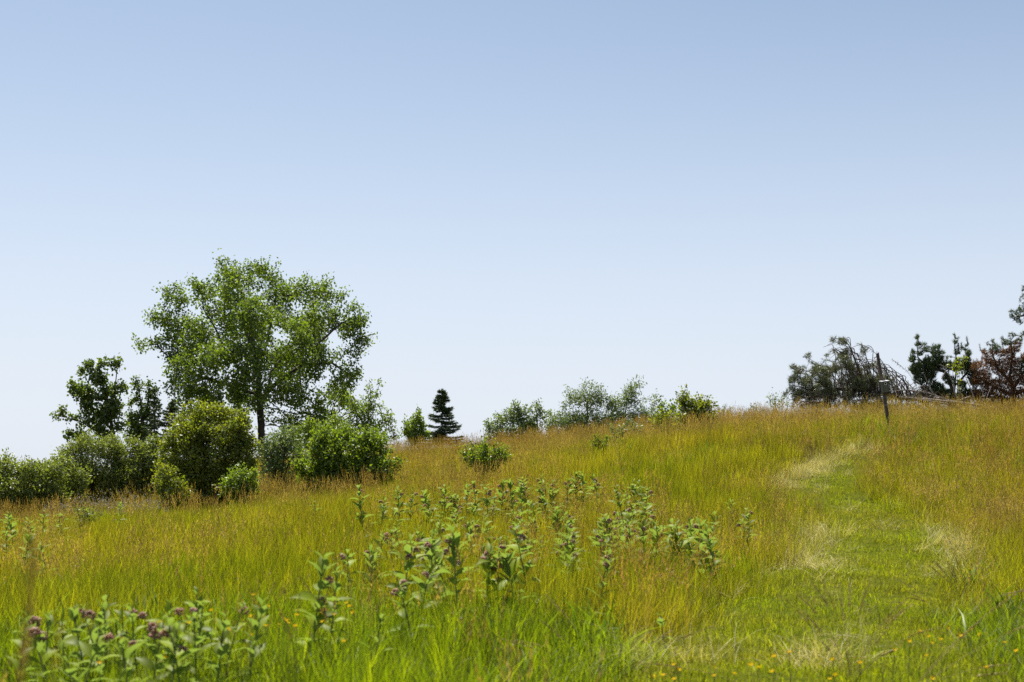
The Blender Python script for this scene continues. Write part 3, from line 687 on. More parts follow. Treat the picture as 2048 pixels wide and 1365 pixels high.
# --- conifers ---------------------------------------------------------------
def spruce(name, label, px, Y, top_row, bottom_row, half_px, bare=0.0, mat=None, lean=0, full=1.0, seed=1):
    r = random.Random(seed); b = ground_pt(px, Y, .05)
    top = at(px + lean, top_row, Y); H = top.z - b.z; zb = at(px, bottom_row, Y).z - b.z
    root = empty(name, b, label, 'tree')
    ax = lambda z: np.array([(top.x - b.x) * z / H, 0, z])
    nodes = [ax(0)]; par = [-1]; rad = [.02 * H * .6]
    tk = 24
    for i in range(1, tk + 1):
        nodes.append(ax(H * i / tk)); par.append(i - 1); rad.append(.012 * H * (1 - i / tk) + .006)
    P, D = [], []
    z = max(zb, .05 * H)
    while z < H * .985:
        f = (z - zb) / (H - zb); L0 = half_px * mpp(Y) * (1 - max(f, 0)) ** .85 * 1.0 + .05
        for k in range(r.choice((4, 5, 6))):
            az = r.random() * 6.283; L = L0 * r.uniform(.7, 1.15)
            if r.random() > full: continue
            c = ax(z); prev = min(tk, int(z / H * tk)); pts = [c]
            for s in range(1, 6):
                q = s / 5; dz = L * (-.32 * q + .28 * q * q + .12 * (f) * q)
                pts.append(c + np.array([math.cos(az) * L * q, math.sin(az) * L * q, dz]))
            for s in range(1, 6):
                nodes.append(pts[s]); par.append(prev if s == 1 else len(nodes) - 2); rad.append(max(.004, .012 * (1 - s / 6) * L))
                if r.random() < bare: continue
                m = int(18 + 60 * L / 5) * 2
                for j in range(m):
                    t = r.random(); bp = pts[s - 1] * (1 - t) + pts[s] * t
                    dv = pts[s] - pts[s - 1]; dv = dv / (np.linalg.norm(dv) + 1e-6)
                    sd = np.array([-math.sin(az), math.cos(az), 0]) * r.choice((-1, 1))
                    tw = L * .22 * (1.15 - s / 6) * r.random()
                    bp = bp + sd * tw + dv * tw * .5 + np.array([0, 0, -.25 * tw - .03 * r.random()])
                    P.append(bp); D.append(dv * .6 + sd * .5 + np.array([r.gauss(0, .4), r.gauss(0, .4), r.gauss(-.2, .35)]))
        z += .036 * H * r.uniform(.8, 1.2)
    for j in range(60):
        P.append(ax(H * r.uniform(.93, 1))); D.append(np.array([r.gauss(0, .5), r.gauss(0, .5), .7]))
    link('trunk', wood_mesh('trunk', np.array(nodes), np.array(par), np.array(rad), M['bark']), root)
    P = np.array(P); D = np.array(D)
    link('foliage', needle_tris('foliage', P, D, .11 * rng.uniform(.6, 1.3, len(P)), .028, mat or M['spruce']), root)
    return root
spruce('spruce_tree', 'small dark conical spruce alone on the ridge against the sky', 884, 52, 780, 882, 46, seed=4, full=.7)
spruce('spruce_tree', 'thin dead-looking spruce with bare lower stem beside the slim poplar', 311, 57, 775, 880, 26, .55, lean=-3, full=.6, seed=5)
spruce('spruce_tree', 'dark ragged spruce half hidden behind the rounded bush', 345, 57, 800, 885, 40, .15, lean=0, full=.7, seed=9)

def needles(nodes, par, r, rmax, per, L, upb=.3, spread=.01, back=.5):
    P, D = twig_leaves(nodes, par, r, rmax, per, spread)
    n = len(P)
    return P, norm(D * back + rnd(n) * .75 + np.array([0, 0, upb])), L * rng.uniform(.6, 1.2, n)
def pine(name, label, base, skel, attr, step, mat, per, L, wood, di=1.0, dk=.2, tip=.009, upb=.35, up=.2, rmaxf=1.4, cap=60000, ws=1., wid=.012, cat='tree', leafless=0., maxn=7500, jit=.2, extra=None, candles=0, thin=None):
    nodes, par = colonize(skel, attr, di, dk, step, up=up, jit=jit, maxn=maxn)
    if candles:                                  # upright leading shoots
        hi = np.where(nodes[:, 2] > np.quantile(nodes[:, 2], .45))[0]; ex, ep = [], []
        for i in rng.choice(hi, candles, False):
            d = norm(np.array([rng.normal(0, .15), rng.normal(0, .15), 1])); p = nodes[i]; j = i
            for k in range(rng.integers(3, 9)):
                p = p + d * step; ex.append(p); ep.append(j); j = len(nodes) + len(ex) - 1
        nodes = np.concatenate([nodes, np.array(ex)]); par = np.concatenate([par, np.array(ep)])
    r = radii(par, tip); root = empty(name, base, label, cat); off = np.array(base)
    link('trunk', wood_mesh('trunk', nodes - off, par, r, wood, scale=ws), root)
    P, D, LL = needles(nodes - off, par, r, tip * rmaxf, per, L, upb)
    if leafless:
        k = vnoise(P[:, 0] * 1.0 + 50, P[:, 2] * 1.0 + 50, .5, 3) > leafless; P, D, LL = P[k], D[k], LL[k]
    if thin is not None:
        k = thin(P + off); P, D, LL = P[k], D[k], LL[k]
    if len(P) > cap:
        k = rng.choice(len(P), cap, False); P, D, LL = P[k], D[k], LL[k]
    if extra is not None:
        k = extra(P + off); rest = ~k
        link('dead_foliage', needle_tris('dead_foliage', P[k], D[k], LL[k], wid, M['brown']), root)
        P, D, LL = P[rest], D[rest], LL[rest]
    link('foliage', needle_tris('foliage', P, D, LL, wid, mat), root)
    return root
Y = 44.5
T = lambda p, r, dy=0: np.array(at(p, r, Y)) + np.array([0, dy, 0])
# the fallen pine: the trunk lies along the crest, its limbs arch up and back
b = Vector(T(1945, 822)); b.z = g1(b.x, b.y) + .12
tr = [np.array(b), T(1900, 806), T(1850, 800), T(1800, 795), T(1750, 783), T(1710, 779), T(1665, 778), T(1620, 785), T(1590, 800)]
skel = [tr,
        [T(1712, 779), T(1716, 755), T(1714, 735), T(1707, 712), T(1697, 690), T(1685, 677), T(1668, 678)],
        [T(1805, 795), T(1790, 762), T(1768, 728), T(1752, 708), T(1735, 693), T(1710, 686)],
        [T(1795, 793, .5), T(1782, 760, .6), T(1764, 735, .5), T(1757, 722, .3)],
        [T(1740, 782), T(1725, 762, -.5), T(1700, 745, -.6), T(1680, 740, -.6)],
        [T(1690, 778), T(1672, 750, .4), T(1650, 730, .6), T(1625, 713, .6), T(1612, 712, .5)],
        [T(1665, 778), T(1640, 760, -.5), T(1605, 745, -.6), T(1582, 738, -.4)],
        [T(1630, 784), T(1605, 775), T(1580, 770)],
        [T(1840, 799), T(1822, 770, -.5), T(1805, 745, -.5), T(1780, 722, -.3)],
        [T(1760, 785), T(1748, 765, .5), T(1730, 735, .8), T(1715, 720, 1)],
        [T(1600, 795), T(1580, 800), T(1570, 792)]]
bl = [(1668, 678, 7), (1685, 685, 9), (1700, 700, 8), (1690, 712, 10), (1672, 702, 6), (1716, 692, 5), (1725, 712, 10), (1740, 735, 9), (1617, 712, 7), (1632, 722, 8), (1655, 715, 6), (1650, 738, 16, .5), (1680, 735, 16, -.5), (1668, 756, 18, .4), (1635, 750, 15, -.4),
      (1587, 738, 8), (1605, 745, 12, .3), (1585, 760, 9), (1610, 768, 16), (1582, 778, 8), (1640, 778, 16, -.5), (1600, 790, 14), (1572, 790, 6), (1630, 800, 18, .3), (1665, 795, 18), (1700, 765, 16, .6), (1730, 765, 14, -.4), (1720, 742, 12, .6), (1700, 800, 14), (1755, 765, 12), (1775, 760, 10), (1735, 800, 12), (1790, 775, 9), (1812, 775, 8), (1760, 745, 7), (1840, 780, 7)]
ra = random.Random(21)
for k in range(54):
    x0 = ra.uniform(1610, 1880); rr = 780 + max(0, x0 - 1710) * .12 + ra.uniform(0, 14) + (8 if x0 < 1640 else 0); dy = ra.uniform(-1.3, 1.3)
    hh = (ra.uniform(20, 78) if x0 < 1800 else ra.uniform(8, 40)) * (1 if x0 > 1660 else .75); sw = ra.uniform(-.15, .75) * hh + 6
    q = [T(x0, rr, dy * .3)]
    for j in range(1, 7):
        t = j / 6; q.append(T(x0 - sw * (t ** 1.5) + ra.gauss(0, 1), rr - hh * (1 - (1 - t) ** 1.7) + 5 * max(0, t - .75) * ra.random() * 4, dy * (.3 + .7 * t)))
    skel.append(q)
bl += [(ra.uniform(1590, 1760), ra.uniform(755, 812), ra.uniform(6, 11), ra.uniform(-1, 1)) for k in range(34)] + [(ra.uniform(1600, 1830), ra.uniform(806, 824), ra.uniform(8, 12), ra.uniform(-1, 1)) for k in range(26)]
fallen = pine('fallen_pine_tree', 'toppled pine lying on the crest, limbs arching up behind the post', b, skel, blob_pts([(q[0], q[1], q[2] * 1.25) + tuple(q[3:]) for q in bl], Y, .045, 0, 1.4, .52, .11), .045, M['pinedry'], 12, .115, M['grey'], .8, .05, .0036, upb=.1, up=.05, rmaxf=1.35, cap=56000, maxn=12000, ws=.75, wid=.011, leafless=.2, thin=lambda P: rng.random(len(P)) < np.clip(1.05 - (P[:, 0] - T(1690, 0)[0]) / (T(1800, 0)[0] - T(1690, 0)[0]) * .85, .12, 1))
def stick(pts, r0, r1, mat, parent=None, name='dead_branch', off=None):
    pts = [np.array(p) - (np.array(off) if off is not None else 0) for p in pts]
    rr = np.linspace(r0, r1, len(pts))
    me = wood_mesh(name, np.array(pts), np.arange(-1, len(pts) - 1), rr, mat)
    return link(name, me, parent)
for pl, r0, r1 in (([(1928, 812, -1), (1926, 795, -1), (1920, 780, -1), (1912, 762, -1)], .022, .010),
                   ([(1893, 806, -1.2), (1886, 790, -1.2), (1884, 775, -1.2), (1876, 758, -1.2), (1868, 748, -1.2)], .030, .010),
                   ([(1864, 762, -1), (1872, 748, -1), (1873, 741, -1), (1860, 734, -1)], .018, .010),
                   ([(1850, 790, -.8), (1842, 772, -.8), (1834, 755, -.8)], .024, .010),
                   ([(1803, 796, -.8), (1803, 780, -.8), (1802, 765, -.8)], .016, .008),
                   ([(1905, 808, -1.2), (1900, 795, -1.2), (1888, 782, -1.2)], .020, .008),
                   ([(1958, 818, -.6), (1962, 795, -.6), (1970, 775, -.6)], .018, .008),
                   ([(1960, 821, -1.3), (1900, 811, -1.3), (1840, 805, -1.3), (1780, 800, -1.3)], .045, .022),
                   ([(1880, 805, -.9), (1840, 790, -.9), (1800, 784, -.9), (1765, 786, -.9)], .030, .010),
                   ([(1860, 812, -1.5), (1810, 805, -1.5), (1790, 797, -1.5)], .022, .008),
                   ([(1780, 815, -1.1), (1790, 803, -1.1), (1795, 800, -1.1)], .016, .008),
                   ([(1690, 805, -1), (1725, 800, -1), (1770, 803, -1)], .02, .010)):
    stick([T(*q) for q in pl], r0 * 1.0, r1 * 1.2, M['deadwood'], fallen, off=b)
rb = random.Random(77)
for k in range(96):                              # bare limbs arching up and over, their tips hanging to the left
    xe = rb.uniform(1655, 1835); re_ = 676 + max(0, xe - 1690) * .72 + max(0, 1690 - xe) * .5 + abs(rb.gauss(0, 34)); re_ = min(re_, 785)
    x0 = xe + rb.uniform(8, 62) * (1 if re_ < 750 else .6); r0_ = 786 + max(0, x0 - 1710) * .12 + rb.uniform(0, 14); dy = rb.uniform(-1.6, 1.2)
    q = []
    for j in range(8):
        t = j / 7
        q.append(T(x0 + (xe - x0) * t ** 1.35 + rb.gauss(0, 2.2), r0_ + (re_ - r0_) * (1 - (1 - t) ** 2), dy * (.3 + .7 * t)))
    dl = rb.uniform(6, 22)
    q += [T(xe - dl * .5, re_ + dl * .12, dy), T(xe - dl, re_ + dl * rb.uniform(.2, .8), dy)]
    stick(q, rb.uniform(.012, .022), .006, M['grey'] if rb.random() < .78 else M['deadwood'], fallen, off=b)
for k in range(46):                              # litter of broken limbs along the ground
    x0 = rb.uniform(1590, 1965); r0_ = rb.uniform(796, 822); L = rb.uniform(12, 52); q = []
    for j in range(5): q.append(T(x0 - L * j / 4, r0_ - rb.uniform(-5, 9) - 6 * j / 4, -1 + rb.gauss(0, .1)))
    stick(q, rb.uniform(.012, .024), .006, M['deadwood'] if rb.random() < .35 else M['grey'], fallen, off=b)
# the standing pines at the right
Y = 46
T = lambda p, r, dy=0: np.array(at(p, r, Y)) + np.array([0, dy, 0])
b = ground_pt(1912, Y, .05)
skel = [[np.array(b), T(1908, 790), T(1900, 765), T(1890, 745), T(1870, 730)], [T(1908, 785), T(1912, 750), T(1912, 715), T(1908, 685)], [T(1885, 742), T(1855, 735), T(1836, 715), T(1834, 690)], [T(1906, 780), T(1875, 785), T(1850, 790)], [T(1912, 770), T(1935, 745), T(1937, 710)], [T(1880, 740), T(1872, 715), T(1872, 700)], [T(1912, 790), T(1940, 780), T(1955, 785)]]
bl = [(1834, 676, 4), (1836, 690, 6), (1840, 706, 7), (1826, 705, 4), (1825, 720, 6), (1850, 690, 3), (1854, 700, 6), (1822, 740, 5), (1835, 740, 11), (1855, 730, 12), (1870, 705, 7), (1877, 695, 4), (1885, 705, 5), (1875, 725, 12), (1893, 735, 9), (1840, 760, 9), (1860, 760, 10), (1875, 780, 13), (1850, 782, 10), (1908, 672, 3), (1911, 686, 5), (1917, 680, 4), (1916, 705, 6), (1925, 700, 5), (1934, 692, 3), (1936, 706, 6), (1930, 730, 10), (1912, 735, 8), (1890, 790, 10), (1905, 770, 6), (1942, 745, 7), (1897, 718, 4), (1940, 790, 8), (1850, 800, 10), (1875, 802, 11), (1905, 803, 11), (1930, 805, 10), (1860, 745, 12), (1895, 760, 9), (1925, 770, 8), (1948, 762, 10), (1943, 738, 8), (1950, 790, 10), (1925, 790, 10), (1865, 785, 11), (1838, 795, 8)]
pine('pine_tree', 'green pine with upright pointed shoots right of the fallen pine', b, skel, blob_pts([(q[0], q[1], q[2] * 1.25) + tuple(q[3:]) for q in bl], Y, .045, 0, 1.4, .25, .09), .045, M['pine'], 12, .11, M['bark'], .8, .05, .004, upb=.6, up=.4, rmaxf=1.4, cap=50000, wid=.011, candles=60)
bush('vine_bush', 'bright yellow-green creeper growing in the standing pine', 1915, 45.2, [(1905, 735, 7), (1915, 728, 6), (1928, 720, 6), (1932, 712, 4), (1920, 738, 7), (1895, 730, 4), (1908, 722, 4)], (.09, .07), M['birch'], 4, 220, .1, 4, cap=500, spread=.05, shell=0, shoots=0)
Y = 45.5
T = lambda p, r, dy=0: np.array(at(p, r, Y)) + np.array([0, dy, 0])
b = ground_pt(2030, Y, .05)
skel = [[np.array(b), T(2026, 780), T(2020, 750), T(2025, 715), T(2022, 680)], [T(2022, 765), T(1995, 735), T(1985, 710), T(1985, 690)], [T(2026, 790), T(1990, 775), T(1965, 760), T(1950, 740)], [T(2026, 780), T(2050, 740), T(2060, 700)], [T(2028, 800), T(1995, 795), T(1960, 795)], [T(2030, 790), T(2070, 770), T(2090, 730)]]
bl = [(2022, 672, 6), (2012, 685, 7), (2005, 676, 4), (1985, 682, 4), (1975, 690, 4), (1990, 700, 9), (1968, 705, 7), (1955, 712, 7), (1948, 700, 4), (2030, 695, 10), (2040, 680, 8), (2015, 710, 12), (1975, 725, 13), (1955, 735, 10), (2000, 735, 14), (2030, 730, 14), (1965, 755, 13), (1985, 770, 15), (2015, 765, 16), (2040, 750, 16), (1950, 765, 8), (1960, 785, 13), (1990, 795, 15), (2020, 795, 15), (2045, 790, 16), (1940, 790, 7), (2060, 720, 16), (2070, 760, 20), (2080, 690, 14), (1960, 806, 12), (1985, 812, 12), (2012, 812, 12), (2040, 812, 12), (1940, 808, 8)]
brown = pine('dying_pine_tree', 'red-brown dying pine at the right edge of the crest', b, skel, blob_pts([(q[0], q[1], q[2] * 1.25) + tuple(q[3:]) for q in bl], Y, .045, 0, 1.4, .25, .09), .045, M['pine'], 10, .085, M['bark'], .8, .05, .004, upb=.1, up=.12, rmaxf=1.35, cap=52000, wid=.011, candles=25,
      extra=lambda P: (P[:, 2] < np.array(T(0, 692))[2] + .6 * (vnoise(P[:, 0] * 3 + 60, P[:, 2] * 3, 1, 8) - .5)) & (vnoise(P[:, 0] * 2 + 40, P[:, 2] * 2, 1.0, 7) > .16))
# a tall pine mostly beyond the right edge, only its limb ends in view
b = ground_pt(2135, 44, .05); Y = 44
T = lambda p, r, dy=0: np.array(at(p, r, Y)) + np.array([0, dy, 0])
skel = [[np.array(b), T(2130, 740), T(2125, 640), T(2120, 560), T(2118, 480)], [T(2126, 640), T(2090, 625), T(2055, 630), T(2030, 635)], [T(2124, 610), T(2090, 590), T(2060, 580), T(2048, 578)], [T(2128, 690), T(2090, 672), T(2050, 668)]]
bl = [(2048, 580, 7), (2060, 585, 9), (2044, 600, 7), (2030, 632, 9), (2022, 622, 4), (2045, 625, 10), (2040, 642, 7), (2062, 635, 12), (2045, 670, 7), (2070, 660, 12), (2090, 600, 18), (2110, 550, 20), (2120, 490, 16), (2150, 600, 26), (2150, 660, 24), (2150, 540, 18)]
pine('tall_pine_tree', 'tall dark pine whose limb ends enter at the right border', b, skel, blob_pts([(q[0], q[1], q[2] * 1.2) + tuple(q[3:]) for q in bl], Y, .055, 0, 1.2, .22, .12), .065, M['pine'], 13, .09, M['bark'], .9, .068, .006, upb=.3, up=.15, cap=26000, wid=.012)

# ------------------------------------------------------------------ post and nest box
def box(bm, cx, cy, cz, sx, sy, sz, rot=None, taper=1.0):
    vs = []
    for z in (-1, 1):
        f = 1 if z < 0 else taper
        for x, y in ((-1, -1), (1, -1), (1, 1), (-1, 1)):
            v = Vector((x * sx / 2 * f, y * sy / 2 * f, z * sz / 2))
            if rot is not None: v = rot @ v
            vs.append(bm.verts.new(v + Vector((cx, cy, cz))))
    for f in ((3, 2, 1, 0), (4, 5, 6, 7), (0, 1, 5, 4), (1, 2, 6, 5), (2, 3, 7, 6), (3, 0, 4, 7)): bm.faces.new([vs[i] for i in f])
    return vs
def bm_obj(name, bm, mat, parent=None, bevel=.003, smooth=False):
    if bevel: bmesh.ops.bevel(bm, geom=[e for e in bm.edges], offset=bevel, segments=1, affect='EDGES', profile=.7)
    bmesh.ops.recalc_face_normals(bm, faces=bm.faces[:])
    me = bpy.data.meshes.new(name); bm.to_mesh(me); bm.free(); me.materials.append(mat)
    return link(name, me, parent)
PY = 32.6
ptop = at(1755, 707, PY); pb_ = at(1778, 855, PY)
gpz = g1(pb_.x, PY) - .15
base = pb_ + (pb_ - ptop).normalized() * ((pb_.z - gpz) / (ptop - pb_).normalized().z)
axis_v = (ptop - base); PL = axis_v.length
q = Vector((0, 0, 1)).rotation_difference(axis_v.normalized())
post = empty('wooden_post', base, 'weathered wooden post leaning left in front of the fallen pine', 'post')
post.rotation_mode = 'QUATERNION'; post.rotation_quaternion = q
bm = bmesh.new()
N = 9                                   # an irregular, slightly split timber
ring = None
for i in range(N + 1):
    z = PL * i / N; s = .072 * (1 - .12 * i / N)
    vs = [bm.verts.new((x * s / 2 + random.gauss(0, .0018), y * s / 2 + random.gauss(0, .0018), z + (.02 * x if i == N else 0))) for x, y in ((-1, -.7), (-.7, -1), (.7, -1), (1, -.7), (1, .7), (.7, 1), (-.7, 1), (-1, .7))]
    if ring:
        for k in range(8): bm.faces.new((ring[k], ring[(k + 1) % 8], vs[(k + 1) % 8], vs[k]))
    else: bm.faces.new(vs[::-1])
    ring = vs
bm.faces.new(ring)
bm_obj('timber', bm, M['post'], post, 0)
bm = bmesh.new(); box(bm, -.012, 0, PL + .02, .012, .014, .07, Matrix.Rotation(.25, 3, 'Y'), .4); bm_obj('splinter', bm, M['post'], post, .001)
for zf in (.62, .70):
    bm = bmesh.new(); box(bm, 0, -.036, PL * zf - .42, .085, .012, .02); bm_obj('steel_strap', bm, M['steel'], post, .001)
# nest box on the camera side of the post
bc = at(1764.5, 786, PY - .0)
tz = (bc.z - base.z) / axis_v.z
bloc = base + axis_v * tz
nb = empty('nest_box', bloc, 'small wooden bird box with ringed hole strapped to the leaning post', 'bird house')
nb.rotation_mode = 'QUATERNION'; nb.rotation_quaternion = q @ Matrix.Rotation(R(8), 3, 'Z').to_quaternion()
BW, BD, BH, th, fy = .145, .13, .245, .016, -.045
def board(name, *a, mat='box', rot=None, bev=.002):
    bm = bmesh.new(); box(bm, *a, rot=rot); return bm_obj(name, bm, M[mat], nb, bev)
board('side_board', -BW / 2 + th / 2, fy - BD / 2, BH / 2, th, BD, BH)
board('side_board', BW / 2 - th / 2, fy - BD / 2, BH / 2, th, BD, BH)
board('back_board', 0, fy - th / 2 + .001, BH / 2 + .01, BW - 2 * th - .002, th, BH + .03)
board('floor_board', 0, fy - BD / 2, th / 2 + .002, BW - 2 * th - .002, BD - th * 2 - .004, th)
# front board with a real round hole
bm = bmesh.new(); hz, hr, n = BH * .80, .021, 24
fw, fh = BW - 2 * th - .003, BH - .004
rings = []
for yy in (fy - BD - .001, fy - BD + th):
    inner = [bm.verts.new((hr * math.cos(2 * math.pi * k / n), yy, hz + hr * math.sin(2 * math.pi * k / n))) for k in range(n)]
    outer = []
    for k in range(n):
        c, s = math.cos(2 * math.pi * k / n), math.sin(2 * math.pi * k / n)
        tt_ = min((fw / 2) / abs(c) if abs(c) > 1e-6 else 9, ((fh - hz) if s > 0 else hz - .002) / abs(s) if abs(s) > 1e-6 else 9)
        outer.append(bm.verts.new((c * tt_, yy, hz + s * tt_)))
    rings.append((inner, outer))
for k in range(n):
    j = (k + 1) % n
    (i0, o0), (i1, o1) = rings
    bm.faces.new((i0[k], i0[j], o0[j], o0[k])); bm.faces.new((i1[j], i1[k], o1[k], o1[j]))
    bm.faces.new((i0[j], i0[k], i1[k], i1[j])); bm.faces.new((o0[k], o0[j], o1[j], o1[k]))
front = bm_obj('front_board', bm, M['box'], nb, 0)
bm = bmesh.new()                        # white ring round the hole
for k in range(n):
    for yy in (fy - BD - .0135, fy - BD - .0035):
        for rr in (hr + .001, hr + .0125):
            bm.verts.new((rr * math.cos(2 * math.pi * k / n), yy, hz + rr * math.sin(2 * math.pi * k / n)))
bm.verts.ensure_lookup_table()
for k in range(n):
    j = (k + 1) % n; a = [bm.verts[4 * k + q_] for q_ in range(4)]; c = [bm.verts[4 * j + q_] for q_ in range(4)]
    for u, v in ((0, 1), (1, 3), (3, 2), (2, 0)): bm.faces.new((a[u], a[v], c[v], c[u]))
ro = bm_obj('hole_ring', bm, M['white'], front, 0)
board('hole_shade_panel', 0, fy - BD + th + .012, BH / 2, BW - 2 * th - .006, .004, BH - .05, mat='dark', bev=0)  # near-black sheet behind the hole, its colour standing in for the shade inside
board('roof', .004, fy - BD / 2 - .02, BH + .014, BW + .035, BD + .055, .018, mat='white', rot=Matrix.Rotation(R(7), 3, 'X'))
board('mount_board', 0, -.038, .06, .06, .010, .40, mat='post')

# ------------------------------------------------------------------ milkweeds
def milk_leaf(L, W, curl, name):
    V, Fq, Ft = [], [], []
    prof = [0.08, .62, .95, 1.0, .78, .42]
    n = len(prof)
    for k in range(n):
        t = k / n; x = L * t; z = curl * (t - t * t * 1.35) * L
        hw = W / 2 * prof[k]
        V += [(x, -hw, z + hw * .34), (x, 0, z), (x, hw, z + hw * .34)]
    V.append((L, 0, curl * (1 - 1.35) * L))
    for k in range(n - 1):
        a = 3 * k; Fq += [(a, a + 3, a + 4, a + 1), (a + 1, a + 4, a + 5, a + 2)]
    a = 3 * (n - 1); Ft += [(a, a + 3, a + 1), (a + 1, a + 3, a + 2)]
    return np_mesh(name, V, [np.array(Fq), np.array(Ft)], M['milk'], True)
ML = [milk_leaf(.15, .066, c, 'milkweed_leaf') for c in (.15, .3, .45)] + [milk_leaf(.155, .05, .35, 'milkweed_leaf')]
def umbel_mesh(seed, n=34, rad=.028):
    r = np.random.default_rng(seed)
    V, Ft = [], []
    for i in range(n):
        d = r.normal(0, 1, 3); d /= np.linalg.norm(d)
        if d[2] < -.55: d[2] *= -1
        c = d * rad; s = np.cross(d, r.normal(0, 1, 3)); s /= np.linalg.norm(s); t = np.cross(d, s)
        n0 = len(V); w_ = .0085
        V += list((c + s * w_, c + t * w_, c - s * w_, c - t * w_, c + d * .011, c - d * .022))
        for k in range(4):
            Ft.append((n0 + k, n0 + (k + 1) % 4, n0 + 4)); Ft.append((n0 + (k + 1) % 4, n0 + k, n0 + 5))
    return np_mesh('flower_cluster', V, [np.array(Ft)], M['umbel'])
UM = [umbel_mesh(s) for s in range(3)]
def tube(pts, r0, r1, mat, name, k=5):
    return wood_mesh(name, np.array(pts), np.arange(-1, len(pts) - 1), np.linspace(r0, r1, len(pts)), mat)
_stems = {}
def milkweed(px, Y, top_row, label, group=None, flowers=3, leafs=1.0, seed=0, hmin=.42, hmax=1.1):
    r = random.Random(seed * 77 + int(px) * 13 + int(Y * 10))
    x = at(px, 900, Y).x; z0 = g1(x, Y)
    H = min(max(at(px, top_row, Y).z - z0, hmin), hmax)
    root = empty('milkweed_plant', (x, Y, z0 - .02), label, 'milkweed', group, r.random() * 6.283)
    root.rotation_euler = (r.gauss(0, .13), r.gauss(0, .13), r.random() * 6.283)
    bend = r.uniform(-.06, .06)
    key = round(H, 1), r.choice((0, 1, 2))
    if key not in _stems:
        hh = key[0]; bb = (-.05, .02, .06)[key[1]]
        _stems[key] = (tube([(bb * (t / 5) ** 2, 0, hh * .93 * t / 5) for t in range(6)], .0065, .0035, M['milkstem'], 'stem'), hh, bb)
    me, hh, bb = _stems[key]
    st = link('stem', me, root); st.scale = (1, 1, H / hh)
    def ax(t): return Vector((bb * t * t, 0, H * .93 * t))
    npair = max(4, int(round(H / .078)))
    az = r.random() * 3.14
    sc0 = min(1.02, .68 + H * .38) * leafs
    for i in range(npair):
        t = .22 + .78 * i / (npair - 1) if npair > 1 else .9
        sc = sc0 * (1.0 if t < .75 else 1.0 - .55 * (t - .75) / .25) * r.uniform(.85, 1.12)
        pitch = R(10 + 55 * max(0, t - .3)) + r.gauss(0, .28)
        for s in (0, math.pi):
            if t < .4 and r.random() < .3: continue
            a = az + s + r.gauss(0, .2)
            lf = link('leaf', ML[r.randrange(4)], root)
            lf.location = ax(t)
            lf.rotation_euler = Euler((r.gauss(0, .3), -pitch, a), 'XYZ'); lf.scale = (sc, sc * r.uniform(.85, 1.15), sc)
        az += math.pi / 2 + r.gauss(0, .15)
    for i in range(flowers):
        t = .93 - .10 * i - r.uniform(0, .06); a = r.random() * 6.283
        f = link('flower_cluster', UM[r.randrange(3)], root)
        f.location = ax(t) + Vector((math.cos(a) * .055, math.sin(a) * .055, .02))
        s = r.uniform(.65, .95); f.scale = (s, s, s * .9); f.rotation_euler = (r.gauss(0, .4), r.gauss(0, .4), r.random() * 6)
    return root
# singled out: (pixel, distance, row of the top, flowers, leaf scale, label)
for i, (p, Y, tr_, fl, ls, lb) in enumerate([
    (57, 7.1, 1222, 1, .9, 'slender milkweed nearest the left border, alone with dark grass below'),
    (128, 7.4, 1205, 2, 1., 'milkweed with deep pink flower ball second from the left border'),
    (505, 7.6, 1190, 0, 1.05, 'flowerless milkweed standing alone left of the tall flowering one'),
    (622, 8.3, 1092, 4, 1.15, 'tall milkweed stacked with three pink flower balls left of centre'),
    (655, 8.5, 1120, 0, 1., 'leafy milkweed without flowers leaning on the tall flowering one'),
    (740, 8.1, 1215, 0, .95, 'small bare milkweed of few spread leaves in the grass gap'),
    (838, 9.0, 1128, 2, 1.1, 'leggy milkweed with big dark leaves and a low pink flower ball'),
    (922, 10.4, 1042, 3, 1.25, 'tallest milkweed of the middle clump with wide upper leaves'),
    (1000, 11.0, 1066, 4, 1.1, 'many-flowered milkweed right beside the tallest one of the middle clump'),
    (1330, 9.6, 1222, 0, .8, 'short flowerless milkweed alone in mown-edge grass beside the path'),
    (1442, 14.0, 1048, 0, 1.1, 'flowerless milkweed at the right end of the bright leafy clump'),
    (640, 22.0, 995, 0, 1., 'single upright flowerless milkweed in the golden grass below the broad bush'),
    (735, 19.0, 962, 1, 1.2, 'tall milkweed standing up alone in front of the broad bush'),
    (1190, 11.2, 1090, 2, 1.1, 'low milkweed with two dark flower balls under the bright leafy clump'),
    ]):
    milkweed(p, Y, tr_, lb, None, fl, ls, i + 1, hmin=.3)
ORD = 'first second third fourth fifth sixth seventh eighth ninth tenth eleventh twelfth thirteenth fourteenth fifteenth sixteenth'.split()
def many(lst, label, group, seed):
    """label ends in the place; what tells a plant apart there is its flowers, then its turn from the left"""
    kinds = {}
    for i, q in enumerate(lst): kinds.setdefault(q[3], []).append((q[0], i))
    for fl_, v in kinds.items():
        desc = ('flowerless', 'one-balled pink', 'two-balled pink', 'three-balled pink')[fl_]
        for n_, (p_, i) in enumerate(sorted(v)):
            p, Y, tr_, f_ = lst[i]
            turn = 'only ' if len(v) == 1 else ORD[n_] + ' '
            milkweed(p, Y, tr_, f'{turn}{desc} milkweed from left, {label}', group, f_, .98 if Y < 9 else 1.25, seed + i)
